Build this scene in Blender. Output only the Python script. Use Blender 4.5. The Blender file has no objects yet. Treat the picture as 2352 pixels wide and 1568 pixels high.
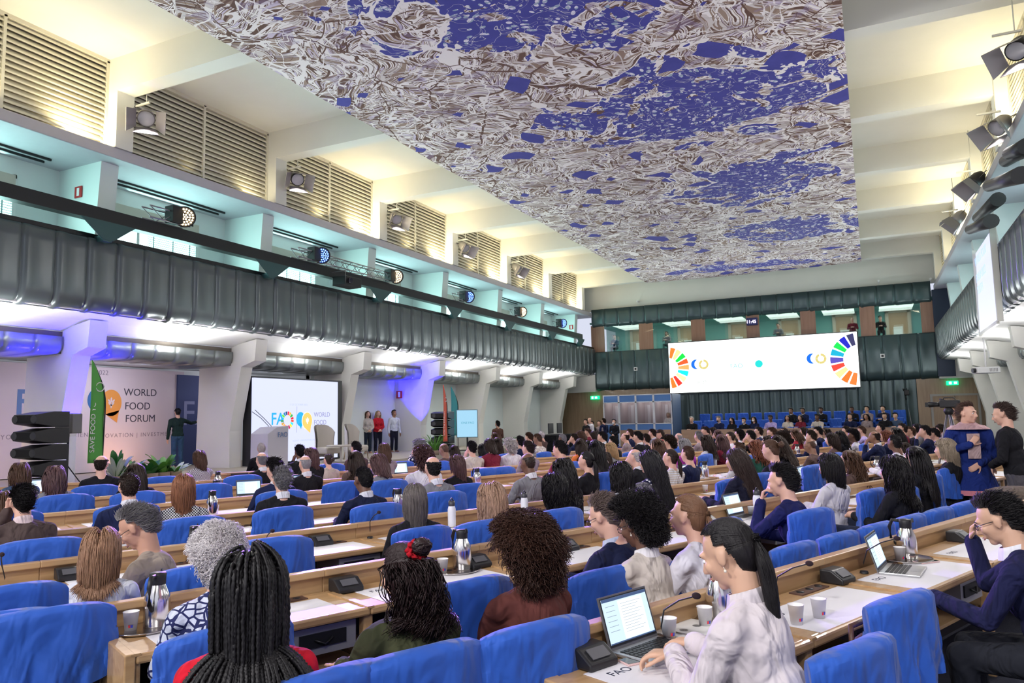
import bpy, math, random
import numpy as np
from mathutils import Matrix, Vector, Euler
random.seed(7); RNG = np.random.default_rng(7)
scene = bpy.context.scene; COL = scene.collection
# ---------------------------------------------------------------- camera
W, H, F = 2352.0, 1568.0, 1710.0
YAW, PITCH, ROLL = [math.radians(a) for a in (25.64, 5.885, -1.197)]
CAM = np.array([0.0, 0.0, 1.70])
_f = np.array([-math.sin(YAW)*math.cos(PITCH), math.cos(YAW)*math.cos(PITCH), math.sin(PITCH)])
_r = np.array([math.cos(YAW), math.sin(YAW), 0.0]); _u = np.cross(_r, _f)
RT = _r*math.cos(ROLL)+_u*math.sin(ROLL); UP = np.cross(RT, _f)
cd = bpy.data.cameras.new('camera'); cam = bpy.data.objects.new('camera', cd); COL.objects.link(cam)
cd.sensor_width = 36.0; cd.lens = 36.0*F/W; cd.clip_end = 300; cd.clip_start = 0.05
cam.matrix_world = Matrix(((RT[0], UP[0], -_f[0], CAM[0]), (RT[1], UP[1], -_f[1], CAM[1]), (RT[2], UP[2], -_f[2], CAM[2]), (0, 0, 0, 1)))
scene.camera = cam
# ---------------------------------------------------------------- world, exposure
wd = bpy.data.worlds.new('world'); scene.world = wd; wd.use_nodes = True
wd.node_tree.nodes['Background'].inputs[0].default_value = (0.80, 0.84, 1.0, 1)
wd.node_tree.nodes['Background'].inputs[1].default_value = 0.58
vs = scene.view_settings; vs.view_transform = 'Standard'; vs.look = 'None'; vs.gamma = 1; vs.use_curve_mapping = False; vs.exposure = 0.62

def aim(o, d):
    o.rotation_euler = Vector(d).to_track_quat('-Z', 'Y').to_euler()
def area(loc, d, sx, sy, w, c=(1, 1, 1), spread=180):
    l = bpy.data.lights.new('area_lamp', 'AREA'); l.shape = 'RECTANGLE'; l.size = sx; l.size_y = sy; l.energy = w; l.color = c
    l.spread = math.radians(spread)
    o = bpy.data.objects.new('area_lamp', l); COL.objects.link(o); o.location = loc; aim(o, d); return o
def spot(loc, d, w, c=(1, 1, 1), ang=60, blend=.6, rad=.12):
    l = bpy.data.lights.new('spot_lamp', 'SPOT'); l.energy = w; l.color = c; l.spot_size = math.radians(ang); l.spot_blend = blend; l.shadow_soft_size = rad
    o = bpy.data.objects.new('spot_lamp', l); COL.objects.link(o); o.location = loc; aim(o, d); return o
# bays of the hall repeat along Y
BAY = 4.93
PY = [10.62+BAY*k for k in range(-2, 7)]           # near faces of the pillars
XL, XR = -14.72, 3.06                              # balcony fronts
def XS(s, u): return XL-u if s < 0 else XR+u       # u = outwards from the balcony front
def lights():
    for s in (-1, 1):
        for k, y in enumerate(PY[:-1]):
            if y < -1: continue
            yc = y+BAY/2+.2
            # fluorescent cove below the gallery
            area((XS(s, 1.30), yc, 3.50), (-.35*s, 0, 1), .45, 4.4, 135, (1, 1, .98))
            # daylight from the gallery windows
            if s < 0: area((XS(s, 1.75), yc, 6.4), (1, 0, .08), 2.0, 3.2, 75, (.52, 1, .93))
            else: area((XS(s, 1.75), yc, 6.4), (-1, 0, .05), 2.0, 3.2, 16, (.8, .9, 1))
            # floods on the ledge washing the louvres and the ceiling
            pw = (44, 46, 7, 46, 42, 44, 42, 36)[k] if s < 0 else (2, 2, 2, 46, 18, 50, 8, 3)[k]
            area((XS(s, .12), y+BAY-.75, 8.0), (s*.25, .25, 1), .5, 1.0, pw, (1, .89, .57))
            area((XS(s, -.1), yc-.4, 8.0), (-s*.35, 0, 1), .3, 2.6, pw*.55, (1, .89, .57))
    # theatre floods hanging by the beams
    for (x, y, z), t in SPOTS_L+SPOTS_R:
        spot((x, y, z), np.array(t)-np.array((x, y, z)), 900, (1, .93, .93), 95, .9, .25)
SPOTS_L = [((-14.35, 11.05, 8.5), (-6, 7, 0)), ((-14.35, 16.0, 8.5), (-6, 13, 0)), ((-14.35, 20.95, 8.5), (-6, 20, 0)), ((-14.35, 25.8, 8.45), (-6, 27, 0)), ((-14.35, 30.8, 8.45), (-6, 33, 0))]
SPOTS_R = [((2.75, 15.6, 8.0), (-3, 8, 0)), ((2.8, 18.6, 7.6), (-5, 13, 0)), ((2.8, 23.0, 7.6), (-5, 21, 0)), ((2.8, 27.6, 7.65), (-5, 28, 0))]
lights()
for x, y, tx, ty in ((-14.2, 16.8, -5.5, 6.0), (-14.2, 25.7, -5.5, 17.0), (-14.2, 16.8, -6.5, 9.0), (-14.2, 35.8, -5, 24)):    # blue LED heads of the truss
    spot((x, y, 6.45), (tx-x, ty-y, -5.6), 6200, (.32, .13, 1), 50, .8, .15)
for x, y, z, tx, ty, w in ((-9.5, -6, 8.4, -3.5, 5.0, 1300), (2.8, -4.5, 8.1, -.5, 6.0, 750), (-3.5, -8, 8.5, -2, 12, 2200)):      # unseen floods of the bays behind the camera, added as frontal fill
    spot((x, y, z), (tx-x, ty-y, 1-z), w, (1, .95, .93), 80, .9, .45)
for x, y, tx, ty in ((-14.2, 11.9, -4.5, 5.0), (-14.2, 20.6, -5, 14.0), (-14.2, 30.7, -5, 28)):         # warm heads
    spot((x, y, 6.45), (tx-x, ty-y, -5.6), 500, (1, .72, .62), 46, .8, .15)

# ---------------------------------------------------------------- pixel helpers: a pixel of the photograph to a point on a real plane
def ray(x, y): return RT*(x-W/2)/F-UP*(y-H/2)/F+_f
def on(x, y, ax, v):
    d = ray(x, y); return CAM+d*((v-CAM[ax])/d[ax])
def proj(p):
    q = np.array(p, float)-CAM; z = q@_f
    return (W/2+F*(q@RT)/z, H/2-F*(q@UP)/z, z)

# ---------------------------------------------------------------- materials
MATS = {}
def nt(m):
    t = m.node_tree; return t, t.nodes['Principled BSDF']
def mat(name, col=(.8, .8, .8), rough=.6, metal=0., emit=None, es=1., bump=None, var=0., vscale=6., coat=0., alpha=None, trans=0., sheen=0.):
    if name in MATS: return MATS[name]
    m = bpy.data.materials.new(name); m.use_nodes = True; t, b = nt(m); MATS[name] = m
    b.inputs['Base Color'].default_value = (*col, 1); b.inputs['Roughness'].default_value = rough; b.inputs['Metallic'].default_value = metal
    if coat: b.inputs['Coat Weight'].default_value = coat
    if sheen: b.inputs['Sheen Weight'].default_value = sheen
    if trans: b.inputs['Transmission Weight'].default_value = trans
    if alpha is not None: b.inputs['Alpha'].default_value = alpha
    if emit: b.inputs['Emission Color'].default_value = (*emit, 1); b.inputs['Emission Strength'].default_value = es
    N, L = t.nodes, t.links
    tc = N.new('ShaderNodeTexCoord')
    if var:
        n = N.new('ShaderNodeTexNoise'); n.inputs['Scale'].default_value = vscale; n.inputs['Detail'].default_value = 4
        L.new(tc.outputs['Object'], n.inputs['Vector'])
        mx = N.new('ShaderNodeMix'); mx.data_type = 'RGBA'; mx.inputs[6].default_value = (*[c*(1-var) for c in col], 1); mx.inputs[7].default_value = (*[min(1, c*(1+var)) for c in col], 1)
        L.new(n.outputs['Fac'], mx.inputs[0]); L.new(mx.outputs[2], b.inputs['Base Color'])
    if bump:
        sc, st, stretch = bump
        mp = N.new('ShaderNodeMapping'); mp.inputs['Scale'].default_value = stretch; L.new(tc.outputs['Object'], mp.inputs[0])
        n = N.new('ShaderNodeTexNoise'); n.inputs['Scale'].default_value = sc; n.inputs['Detail'].default_value = 5; L.new(mp.outputs[0], n.inputs['Vector'])
        bp = N.new('ShaderNodeBump'); bp.inputs['Strength'].default_value = st; bp.inputs['Distance'].default_value = .02
        L.new(n.outputs['Fac'], bp.inputs['Height']); L.new(bp.outputs[0], b.inputs['Normal'])
    return m
def emis(name, c=(1, 1, 1), s=1.): return mat(name, (0, 0, 0), .5, emit=c, es=s)
def folds(m, d):
    for n in m.node_tree.nodes:
        if n.type == 'BUMP': n.inputs['Distance'].default_value = d
        if n.type == 'TEX_NOISE' and n.inputs['Scale'].default_value < 8: n.inputs['Distortion'].default_value = 1.2; n.inputs['Detail'].default_value = 2.5
def cloth(c, kind='plain'):
    key = 'cloth_%s_%02x%02x%02x' % (kind, *[int(min(1, v)*255) for v in c])
    if key in MATS: return MATS[key]
    m = mat(key, c, .88, bump=(6.5, 1.0, (1, 1, .55)), var=.10); nt(m)[1].inputs['Specular IOR Level'].default_value = .2; folds(m, .075)
    if kind == 'plain': return m
    t, b = nt(m); N, L = t.nodes, t.links
    tc = N.new('ShaderNodeTexCoord'); sx = N.new('ShaderNodeSeparateXYZ')
    mx = N.new('ShaderNodeMix'); mx.data_type = 'RGBA'; mx.inputs[6].default_value = (*c, 1)
    def math_(op, a, bb=None):
        n = N.new('ShaderNodeMath'); n.operation = op
        for i, v in enumerate((a, bb)):
            if v is None: continue
            if isinstance(v, (int, float)): n.inputs[i].default_value = v
            else: L.new(v, n.inputs[i])
        return n.outputs[0]
    if kind in ('check', 'stripe'):
        L.new(tc.outputs['Object'], sx.inputs[0])
        hz = math_('GREATER_THAN', math_('SINE', math_('MULTIPLY', sx.outputs['Z'], 260. if kind == 'check' else 210.)), 0.)
        if kind == 'check':
            hx = math_('GREATER_THAN', math_('SINE', math_('MULTIPLY', sx.outputs['X'], 260.)), 0.)
            fac = math_('ABSOLUTE', math_('SUBTRACT', hz, hx)); mx.inputs[7].default_value = (.02, .02, .025, 1)
        else: fac = hz; mx.inputs[7].default_value = (.75, .76, .8, 1)
        L.new(fac, mx.inputs[0])
    else:                                                    # dots, cells, flowers
        v = N.new('ShaderNodeTexVoronoi'); v.inputs['Scale'].default_value = {'dots': 26, 'cells': 24, 'flowers': 18, 'tweed': 90}[kind]
        L.new(tc.outputs['Object'], v.inputs['Vector'])
        if kind == 'cells': v.feature = 'DISTANCE_TO_EDGE'
        thr = {'dots': .32, 'cells': .10, 'flowers': .42, 'tweed': .45}[kind]
        fac = math_('LESS_THAN' if kind != 'cells' else 'GREATER_THAN', v.outputs['Distance'], thr)
        mx.inputs[7].default_value = {'dots': (.85, .85, .88, 1), 'cells': (.62, .66, .78, 1), 'flowers': (.9, .85, .75, 1), 'tweed': (.35, .33, .36, 1)}[kind]
        L.new(fac, mx.inputs[0])
    L.new(mx.outputs[2], b.inputs['Base Color']); return m
def hairm(c, rough=.38):
    key = 'hair_%02x%02x%02x' % tuple(int(v*255) for v in c)
    if key in MATS: return MATS[key]
    m = mat(key, c, max(rough, .48), bump=(60, .35, (1, 1, .12)), var=.35, vscale=18); nt(m)[1].inputs['Specular IOR Level'].default_value = .32; return m
SKIN = {'l': (.72, .42, .31), 'm': (.55, .30, .20), 'o': (.66, .40, .27), 'd': (.16, .075, .045), 'b': (.30, .155, .095)}
def skinm(k): return mat('skin_'+k, SKIN[k], .5, var=.06, vscale=12)
def wood(name, c1=(.4, .25, .15), c2=(.5, .3, .2), axis=0, sc=3.):
    if name in MATS: return MATS[name]
    m = mat(name, c1, .38, coat=.15); t, b = nt(m); N, L = t.nodes, t.links
    tc = N.new('ShaderNodeTexCoord'); mp = N.new('ShaderNodeMapping'); s = [14., 14., 14.]; s[axis] = .9; mp.inputs['Scale'].default_value = s
    L.new(tc.outputs['Object'], mp.inputs[0]); n = N.new('ShaderNodeTexNoise'); n.inputs['Scale'].default_value = sc; n.inputs['Detail'].default_value = 6; n.inputs['Distortion'].default_value = .6
    L.new(mp.outputs[0], n.inputs['Vector']); r = N.new('ShaderNodeValToRGB'); r.color_ramp.elements[0].position = .32; r.color_ramp.elements[1].position = .7
    r.color_ramp.elements[0].color = (*c1, 1); r.color_ramp.elements[1].color = (*c2, 1); L.new(n.outputs['Fac'], r.inputs[0]); L.new(r.outputs[0], b.inputs['Base Color'])
    return m

# ---------------------------------------------------------------- mesh builder
class MB:
    def __init__(s): s.v = []; s.n = 0; s.f = []
    def add(s, V, Fc, mat=0, smooth=False, M=None):
        V = np.asarray(V, float).reshape(-1, 3)
        if M is not None:
            M = np.array(M); V = V@M[:3, :3].T+M[:3, 3]
        Fc = [np.asarray(Fc, int)] if isinstance(Fc, np.ndarray) else Fc
        by = {}
        if isinstance(Fc, list) and len(Fc) and not isinstance(Fc[0], np.ndarray):
            for q in Fc: by.setdefault(len(q), []).append(q)
            Fc = [np.array(q, int) for q in by.values()]
        for a in Fc:
            if len(a): s.f.append((a+s.n, mat, smooth))
        s.v.append(V); s.n += len(V); return s
    def box(s, c, d, mat=0, M=None):
        x, y, z = [v/2 for v in d]; V = np.array([(i, j, k) for i in (-x, x) for j in (-y, y) for k in (-z, z)])+np.array(c)
        return s.add(V, np.array([(0, 1, 3, 2), (4, 6, 7, 5), (0, 4, 5, 1), (2, 3, 7, 6), (0, 2, 6, 4), (1, 5, 7, 3)]), mat, False, M)
    def bb(s, a, b, mat=0, M=None):
        a = np.array(a, float); b = np.array(b, float); return s.box((a+b)/2, np.abs(b-a), mat, M)
    def tube(s, pts, r, n=8, mat=0, caps=True, smooth=True, M=None, flat=None):
        P = np.array(pts, float); K = len(P); r = np.broadcast_to(np.array(r, float), (K,))
        T = np.gradient(P, axis=0); T /= np.linalg.norm(T, axis=1)[:, None]+1e-12
        ref = np.array([0, 0, 1.]) if abs(T[:, 2]).mean() < .8 else np.array([1., 0, 0])
        A = np.cross(T, ref); A /= np.linalg.norm(A, axis=1)[:, None]+1e-12; B = np.cross(T, A)
        th = np.arange(n)*2*math.pi/n+(math.pi/4 if n == 4 else 0)
        V = P[:, None]+r[:, None, None]*(np.cos(th)[None, :, None]*A[:, None]+np.sin(th)[None, :, None]*B[:, None]*(flat or 1))
        i = np.arange(K-1)[:, None]*n; j = np.arange(n)[None]; k = (j+1) % n
        Q = np.stack([i+j, i+n+j, i+n+k, i+k], -1).reshape(-1, 4); Fc = [Q]
        s.add(V.reshape(-1, 3), Fc, mat, smooth, M)
        if caps:
            s.f.append((np.array([np.arange(n)])+s.n-K*n, mat, False)); s.f.append((np.array([np.arange(n)[::-1]])+s.n-n, mat, False))
        return s
    def lathe(s, prof, n=20, c=(0, 0, 0), mat=0, smooth=True, M=None):
        P = np.array(prof, float); K = len(P); th = np.arange(n)*2*math.pi/n
        V = np.stack([P[:, None, 0]*np.cos(th), P[:, None, 0]*np.sin(th), np.broadcast_to(P[:, None, 1], (K, n))], -1)+np.array(c)
        i = np.arange(K-1)[:, None]*n; j = np.arange(n)[None]; k = (j+1) % n
        return s.add(V.reshape(-1, 3), [np.stack([i+j, i+k, i+n+k, i+n+j], -1).reshape(-1, 4)], mat, smooth, M)
    def sph(s, c, r, n=(16, 10), mat=0, M=None, R=None):
        u = np.arange(n[0])*2*math.pi/n[0]; w = np.linspace(-math.pi/2, math.pi/2, n[1]); w[0] += .02; w[-1] -= .02
        V = np.stack([np.cos(w)[:, None]*np.cos(u), np.cos(w)[:, None]*np.sin(u), np.broadcast_to(np.sin(w)[:, None], (n[1], n[0]))], -1).reshape(-1, 3)*np.array(r)
        if R is not None: V = V@np.array(R).T
        V = V+np.array(c); i = np.arange(n[1]-1)[:, None]*n[0]; j = np.arange(n[0])[None]; k = (j+1) % n[0]
        Q = np.stack([i+j, i+k, i+n[0]+k, i+n[0]+j], -1).reshape(-1, 4); m = n[0]*n[1]
        return s.add(V, [Q, np.array([np.arange(n[0])[::-1]]), np.array([np.arange(n[0])+m-n[0]])], mat, True, M)
    def prism(s, poly, t, M=None, mat=0):          # polygon in local XY, thickness t in local Z
        P = np.array(poly, float); n = len(P); V = np.vstack([np.c_[P, np.zeros(n)], np.c_[P, np.full(n, t)]])
        Fc = [list(range(n))[::-1], list(range(n, 2*n))]+[[i, (i+1) % n, n+(i+1) % n, n+i] for i in range(n)]
        return s.add(V, Fc, mat, False, M)
    def grid(s, P, mat=0, smooth=True, M=None):
        a, b = P.shape[:2]; i = np.arange(a-1)[:, None]*b; j = np.arange(b-1)[None]
        return s.add(P.reshape(-1, 3), [np.stack([i+j, i+j+1, i+b+j+1, i+b+j], -1).reshape(-1, 4)], mat, smooth, M)
    def mesh(s, name, mats):
        me = bpy.data.meshes.new(name); V = np.vstack(s.v); me.vertices.add(len(V)); me.vertices.foreach_set('co', V.ravel())
        li = np.concatenate([a.ravel() for a, _, _ in s.f]); me.loops.add(len(li)); me.loops.foreach_set('vertex_index', li)
        cnt = np.concatenate([np.full(len(a), a.shape[1]) for a, _, _ in s.f]); st = np.concatenate([[0], np.cumsum(cnt)[:-1]])
        me.polygons.add(len(cnt)); me.polygons.foreach_set('loop_start', st)
        me.polygons.foreach_set('material_index', np.concatenate([np.full(len(a), m) for a, m, _ in s.f]))
        me.polygons.foreach_set('use_smooth', np.concatenate([np.full(len(a), sm) for a, _, sm in s.f]))
        for m in mats: me.materials.append(m)
        me.update(calc_edges=True); me.validate(); return me
    def build(s, name, mats, parent=None, bevel=None, loc=None, rot=None):
        mats = mats if isinstance(mats, (list, tuple)) else [mats]
        o = bpy.data.objects.new(name, s.mesh(name, mats)); COL.objects.link(o)
        if parent is not None: o.parent = parent
        if loc is not None: o.location = loc
        if rot is not None: o.rotation_euler = rot
        if bevel:
            b = o.modifiers.new('bevel', 'BEVEL'); b.width = bevel; b.segments = 2; b.limit_method = 'ANGLE'
        return o
THINGS = []
def tag(o, label, cat, group=None, kind=None):
    o['label'] = label; o['category'] = cat
    if group: o['group'] = group
    if kind: o['kind'] = kind
    THINGS.append(o); return o
def empty(name, loc=(0, 0, 0), rz=0.):
    o = bpy.data.objects.new(name, None); COL.objects.link(o); o.location = loc; o.rotation_euler = (0, 0, rz); o.empty_display_size = .1; return o
def struct(o): o['kind'] = 'structure'; return o
CH = {}
def remember(o):
    CH[o.name] = [c for c in bpy.data.objects if c.parent == o]
    for c in CH[o.name]: remember(c)
def copy_tree(o, parent=None):
    if o.name not in CH: remember(o)
    c = o.copy(); COL.objects.link(c); c.parent = parent
    for ch in CH[o.name]: copy_tree(ch, c)
    return c
def TR(x=0, y=0, z=0, rz=0, rx=0, ry=0, s=1):
    return Matrix.Translation((x, y, z))@Euler((rx, ry, rz)).to_matrix().to_4x4()@Matrix.Scale(s, 4)
def FR(o, x, y, z=(0, 0, 0)):                      # frame: origin, x axis, y axis
    x = Vector(x).normalized(); y = Vector(y).normalized(); zz = x.cross(y)
    m = Matrix((x, y, zz)).transposed().to_4x4(); m.translation = Vector(o); return m
def text(s, size, M, m, parent, name='lettering', align='LEFT', ext=.002, spacing=1., bold=0.):
    c = bpy.data.curves.new(name, 'FONT'); c.body = s; c.size = size; c.extrude = ext; c.align_x = align; c.space_character = spacing; c.offset = bold*size
    c.resolution_u = 4
    t_ = bpy.data.objects.new(name, c); COL.objects.link(t_); dg = bpy.context.evaluated_depsgraph_get(); me = bpy.data.meshes.new_from_object(t_.evaluated_get(dg)); bpy.data.objects.remove(t_); bpy.data.curves.remove(c)
    me.materials.clear(); me.materials.append(m); o = bpy.data.objects.new(name, me); COL.objects.link(o); o.parent = parent; o.matrix_local = M; return o
# ================================================================ the hall
plaster = mat('plaster', (.74, .73, .68), .8, var=.05, vscale=1.2, bump=(3, .15, (1, 1, 1)))
plaster2 = mat('painted_ledge', (.50, .48, .52), .7, var=.05)
gallerywhite = mat('gallery_plaster', (.70, .76, .74), .8, var=.04, vscale=1.)
steel = mat('panel_steel', (.105, .125, .13), .30, .35, var=.12, vscale=1.5)
steel2 = mat('panel_steel_back', (.06, .095, .10), .3, .35, var=.2, vscale=1.2)
black = mat('black_metal', (.012, .013, .015), .4, .3); blackp = mat('black_plastic', (.012, .012, .014), .45)
slatm = mat('louvre_paint', (.70, .66, .54), .6, var=.1, vscale=3)
woodw = wood('wood_wall', (.30, .20, .125), (.38, .27, .17), 2, 1.2)
carpet = mat('carpet', (.030, .033, .055), .95, var=.4, vscale=3, bump=(180, .6, (1, 1, 1)))
YB = 42.0
m = MB(); m.bb((-22, -6, -.2), (9, 48, 0)); struct(m.build('floor', carpet))
m = MB(); m.bb((-20, -3, 9.95), (8, 44, 10.15)); struct(m.build('ceiling', plaster))

# --- beams and pilasters
for k, y in enumerate(PY):
    if y < 0: continue
    m = MB(); m.bb((-15.3, y, 9.17), (3.65, y+.43, 9.95)); struct(m.build('beam', plaster))
for s in (-1, 1):
    for k, y in enumerate(PY):
        if y < 4: continue
        m = MB(); x0, x1 = XS(s, .02), XS(s, .75); m.bb((x0, y, 7.87), (x1, y+.43, 9.17)); struct(m.build('pillar', plaster))
        # gallery column
        m = MB(); e0, e1 = XS(s, .48), XS(s, .60); b = XS(s, 1.95)
        prof = [(e0, 7.62), (b, 7.62), (b, 4.3), (XS(s, .75), 4.3)]
        M = FR((0, y, 0), (1, 0, 0), (0, 0, 1)); m.prism(prof if s < 0 else prof[::-1], -.43, M); struct(m.build('pillar', gallerywhite))
        # the fin carrying the gallery, seen below
        m = MB(); prof = [(.66, 4.05), (1.62, 3.9), (1.62, 3.35), (2.85, 3.35), (2.95, 0), (1.60, 0), (1.62, 1.5), (1.22, 3.3), (.72, 3.45)]
        prof = [(XS(s, u), z) for u, z in prof]; m.prism(prof, -.43, M); struct(m.build('pillar', plaster))
    # --- ledge
    m = MB(); m.bb((XS(s, .06), -2, 7.62), (XS(s, 2.2), YB+.3, 7.87)); o = struct(m.build('trim_1' if s < 0 else 'trim_2', plaster2, bevel=.02))
    # --- outer walls
    m = MB()
    m.bb((XS(s, .9), -2, 7.87), (XS(s, 1.1), YB+.5, 9.95))
    m.bb((XS(s, 1.95), -2, 4.2), (XS(s, 2.15), YB+.5, 5.05)); m.bb((XS(s, 1.95), -2, 7.25), (XS(s, 2.15), YB+.5, 7.62))
    for y in PY: m.bb((XS(s, 1.95), y-.95, 5.05), (XS(s, 2.15), y+1.2, 7.25))
    if s < 0:
        m.bb((-17.75, 20.3, 0), (-17.55, YB+.5, 3.6)); m.bb((-19.6, -2, 0), (-19.4, 20.6, 3.6)); m.bb((-19.5, 20.3, 0), (-17.6, 20.5, 3.6))
    else: m.bb((6.2, -2, 0), (6.4, YB+.5, 3.6))
    struct(m.build('wall_left' if s < 0 else 'wall_right', gallerywhite if s < 0 else plaster))
    # --- windows with blinds, shade box and frame
    day = emis('daylight', (.62, 1, .97), 4.)
    for k, y in enumerate(PY[:-1]):
        if y < (4 if s < 0 else 12): continue
        a, b = y+1.2, y+BAY-.95; x = XS(s, 2.05)
        w = struct(MB().bb((XS(s, 2.12), a, 5.05), (XS(s, 2.14), b, 7.25)).build('window_%d' % (k if s < 0 else k+10), day)); w['kind'] = 'structure'
        f = MB(); xi = XS(s, 1.93)
        for q in (a, (a+b)/2-.04-.5, b-.08): f.bb((xi, q, 5.05), (XS(s, 2.0), q+.08, 7.25))
        f.bb((xi, a, 7.17), (XS(s, 2.0), b, 7.25)); f.build('window_frame', mat('frame_white', (.75, .8, .78), .5), w)
        MB().bb((XS(s, 1.80), a+.1, 6.92), (XS(s, 1.94), b-.1, 7.2)).build('shade_box', mat('shade_fabric', (.50, .47, .40), .9), w)
        bl = MB(); q0 = (a+b)/2-.3
        for i in range(34): z = 5.1+i*.055; bl.box(((XS(s, 1.95)), (q0+b)/2, z), (.035, b-q0-.16, .012), 0, None)
        for q in (q0+.25, (q0+b)/2, b-.3): bl.bb((XS(s, 1.93), q, 5.05), (XS(s, 1.94), q+.03, 6.95))
        bl.build('blind', mat('blind_slat', (.36, .62, .60), .6), w)
        rl = MB(); rl.bb((XS(s, 1.3), y+.5, 7.57), (XS(s, 1.34), y+BAY-.6, 7.62)); rl.bb((XS(s, 1.55), y+.5, 7.57), (XS(s, 1.58), y+BAY-.6, 7.62)); rl.build('curtain_rail', black, w)
    # --- louvres
    for k, y in enumerate(PY[:-1]):
        if y < 0: continue
        m = MB(); a, b = y+.43, y+BAY; xo = XS(s, .36)
        for i in range(15):
            z = 8.0+i*.125; P = np.array([(XS(s, .32), z+.03), (XS(s, .43), z+.145), (XS(s, .45), z+.135), (XS(s, .36), z+.015), (XS(s, .32), z+.0)])
            m.prism(P, -(b-a), FR((0, a, 0), (1, 0, 0), (0, 0, 1)))
        for q in (a, (a+b)/2-.03, b-.06): m.bb((XS(s, .31), q, 7.9), (XS(s, .37), q+.06, 9.9))
        m.bb((XS(s, .31), a, 9.86), (XS(s, .4), b, 9.95)); o = m.build('trim_%d' % (20+k+(20 if s > 0 else 0)), slatm); struct(o)
        m = MB(); m.bb((XS(s, .55), a, 7.87), (XS(s, .6), b, 9.95)); struct(m.build('wall_louvre_backing', mat('louvre_backing', (.34, .31, .25), .9)))  # backing wall in a darker tone than the slats

# --- scalloped steel panels: a strip along one direction
def scallop(o, d, out, n, pitch, prof, amp, mt, name, zup=(0, 0, 1)):
    """o start, d unit along, out unit outwards from the room, prof list of (u, z)"""
    o, d, out = [np.array(v, float) for v in (o, d, out)]
    S = 9; q_ = np.array([0, .03, .07, .16, .32, .5, .68, .86, .96]); t = np.append((np.arange(n)[:, None]+q_).ravel(), n); ph = t % 1
    wave = np.interp(ph, [0, .06, .16, .32, .5, .68, .86, .95, 1], [.05, .85, 1., .70, .52, .50, .62, .72, .05])        # a dished sheet with a rolled edge and a dark seam
    P = np.array(prof, float); L = t*pitch
    u = P[None, :, 0]-amp*wave[:, None]*P[None, :, 2]; z = P[None, :, 1]-P[None, :, 3]*(1-wave[:, None])*-.09
    V = o+d*L[:, None, None]+out*u[..., None]+np.array([0, 0, 1.])*z[..., None]
    m = MB(); m.grid(V, 0, True); e = V[:, -1]; return struct(m.build(name, mt))
BAL = [(.14, 1.60, 0, 0), (.03, 1.60, .6, 0), (.0, 1.54, 1, 0), (.0, 1.30, 1, 0), (0, .9, 1, 0), (0, .42, 1, 0), (.02, .26, 1, 0), (.06, .14, 1, .2), (.14, .05, 1, .6), (.26, .0, 1, 1), (.5, .06, .6, 1)]
NB = 64
for s in (-1, 1):
    scallop((XS(s, 0), YB-NB*.68, 4.1), (0, 1, 0), (s, 0, 0), NB, .68, BAL, .085, steel, 'wall_balcony_front')
    m = MB(); m.bb((XS(s, .02), -1.5, 5.70), (XS(s, .16), YB, 5.80)); struct(m.build('trim_balcony_rail', black, bevel=.01))
    m = MB(); m.bb((XS(s, .1), -1.5, 4.15), (XS(s, 2.1), YB+.3, 4.25)); struct(m.build('floor_gallery', plaster2))
    # the lit cove soffit
    P = np.array([[(XS(s, .22), y, 4.13), (XS(s, .9), y, 4.05), (XS(s, 1.62), y, 3.86)] for y in (-1.5, 10, 20, 30, YB+.2)])
    struct(MB().grid(P, 0, False).build('ceiling_cove', mat('cove_white', (.88, .88, .86), .7)))
    LOW = [(.12, .43, 0, 0), (.0, .43, 1, 0), (0, .25, 1, 0), (.03, .12, 1, .3), (.12, .02, 1, 1), (.35, .0, .5, 1), (1.3, .02, .3, 0), (2.8, .08, 0, 0)]
    for k, y in enumerate(PY[:-1]):
        if y < 0: continue
        scallop((XS(s, 1.56), y+.43, 3.30), (0, 1, 0), (s, 0, 0), 7, 4.5/7, LOW, .07, mat('fascia_steel', (.26, .29, .29), .28, .45), 'trim_%d' % (60+k+(10 if s > 0 else 0)))
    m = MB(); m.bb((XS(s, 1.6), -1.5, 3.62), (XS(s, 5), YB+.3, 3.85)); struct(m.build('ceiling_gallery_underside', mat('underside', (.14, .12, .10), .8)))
# --- back wall
scallop((-14.72, YB, 3.2), (1, 0, 0), (0, 1, 0), 22, .808, [(.25, 2.3, 0, 0), (.03, 2.3, .6, 0), (0, 2.22, 1, 0), (0, 1.4, 1, 0), (0, .5, 1, 0), (.03, .25, 1, 0), (.12, .06, 1, .4), (.4, .0, .5, .6)], .10, steel2, 'wall_back_balcony')
scallop((-14.85, YB, 6.98), (1, 0, 0), (0, 1, 0), 22, .81, [(.3, 1.07, 0, 0), (0, 1.07, 1, 0), (0, .7, 1, 0), (0, .25, 1, 0), (.04, .12, 1, 0), (.2, .0, 1, .5), (.4, .05, .5, 1)], .09, steel2, 'wall_back_upper')
scallop((-9.9, YB+.5, 0), (1, 0, 0), (0, 1, 0), 22, .545, [(.0, 3.3, 1, 0), (0, 1.5, 1, 0), (0, 0, 1, 0)], .12, steel2, 'wall_back_lower')
m = MB(); m.bb((-20, YB+.3, 8.0), (8, YB+.5, 9.95)); struct(m.build('wall_back', plaster))
m = MB(); m.bb((-20, YB+.35, 0), (-9.9, YB+.55, 3.25)); m.bb((2.05, YB+.35, 0), (8, YB+.55, 3.25)); struct(m.build('wall_back_timber', woodw))
m = MB(); m.bb((3.06, YB-.02, 3.2), (8, YB+.3, 4.15)); m.bb((-18, YB-.02, 3.15), (-14.72, YB+.3, 4.15)); struct(m.build('trim_3', plaster))
m = MB(); m.bb((3.0, YB-.1, 3.3), (3.75, YB+.4, 7.6)); struct(m.build('pillar', mat('navy_paint', (.02, .035, .07), .6)))
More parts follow.
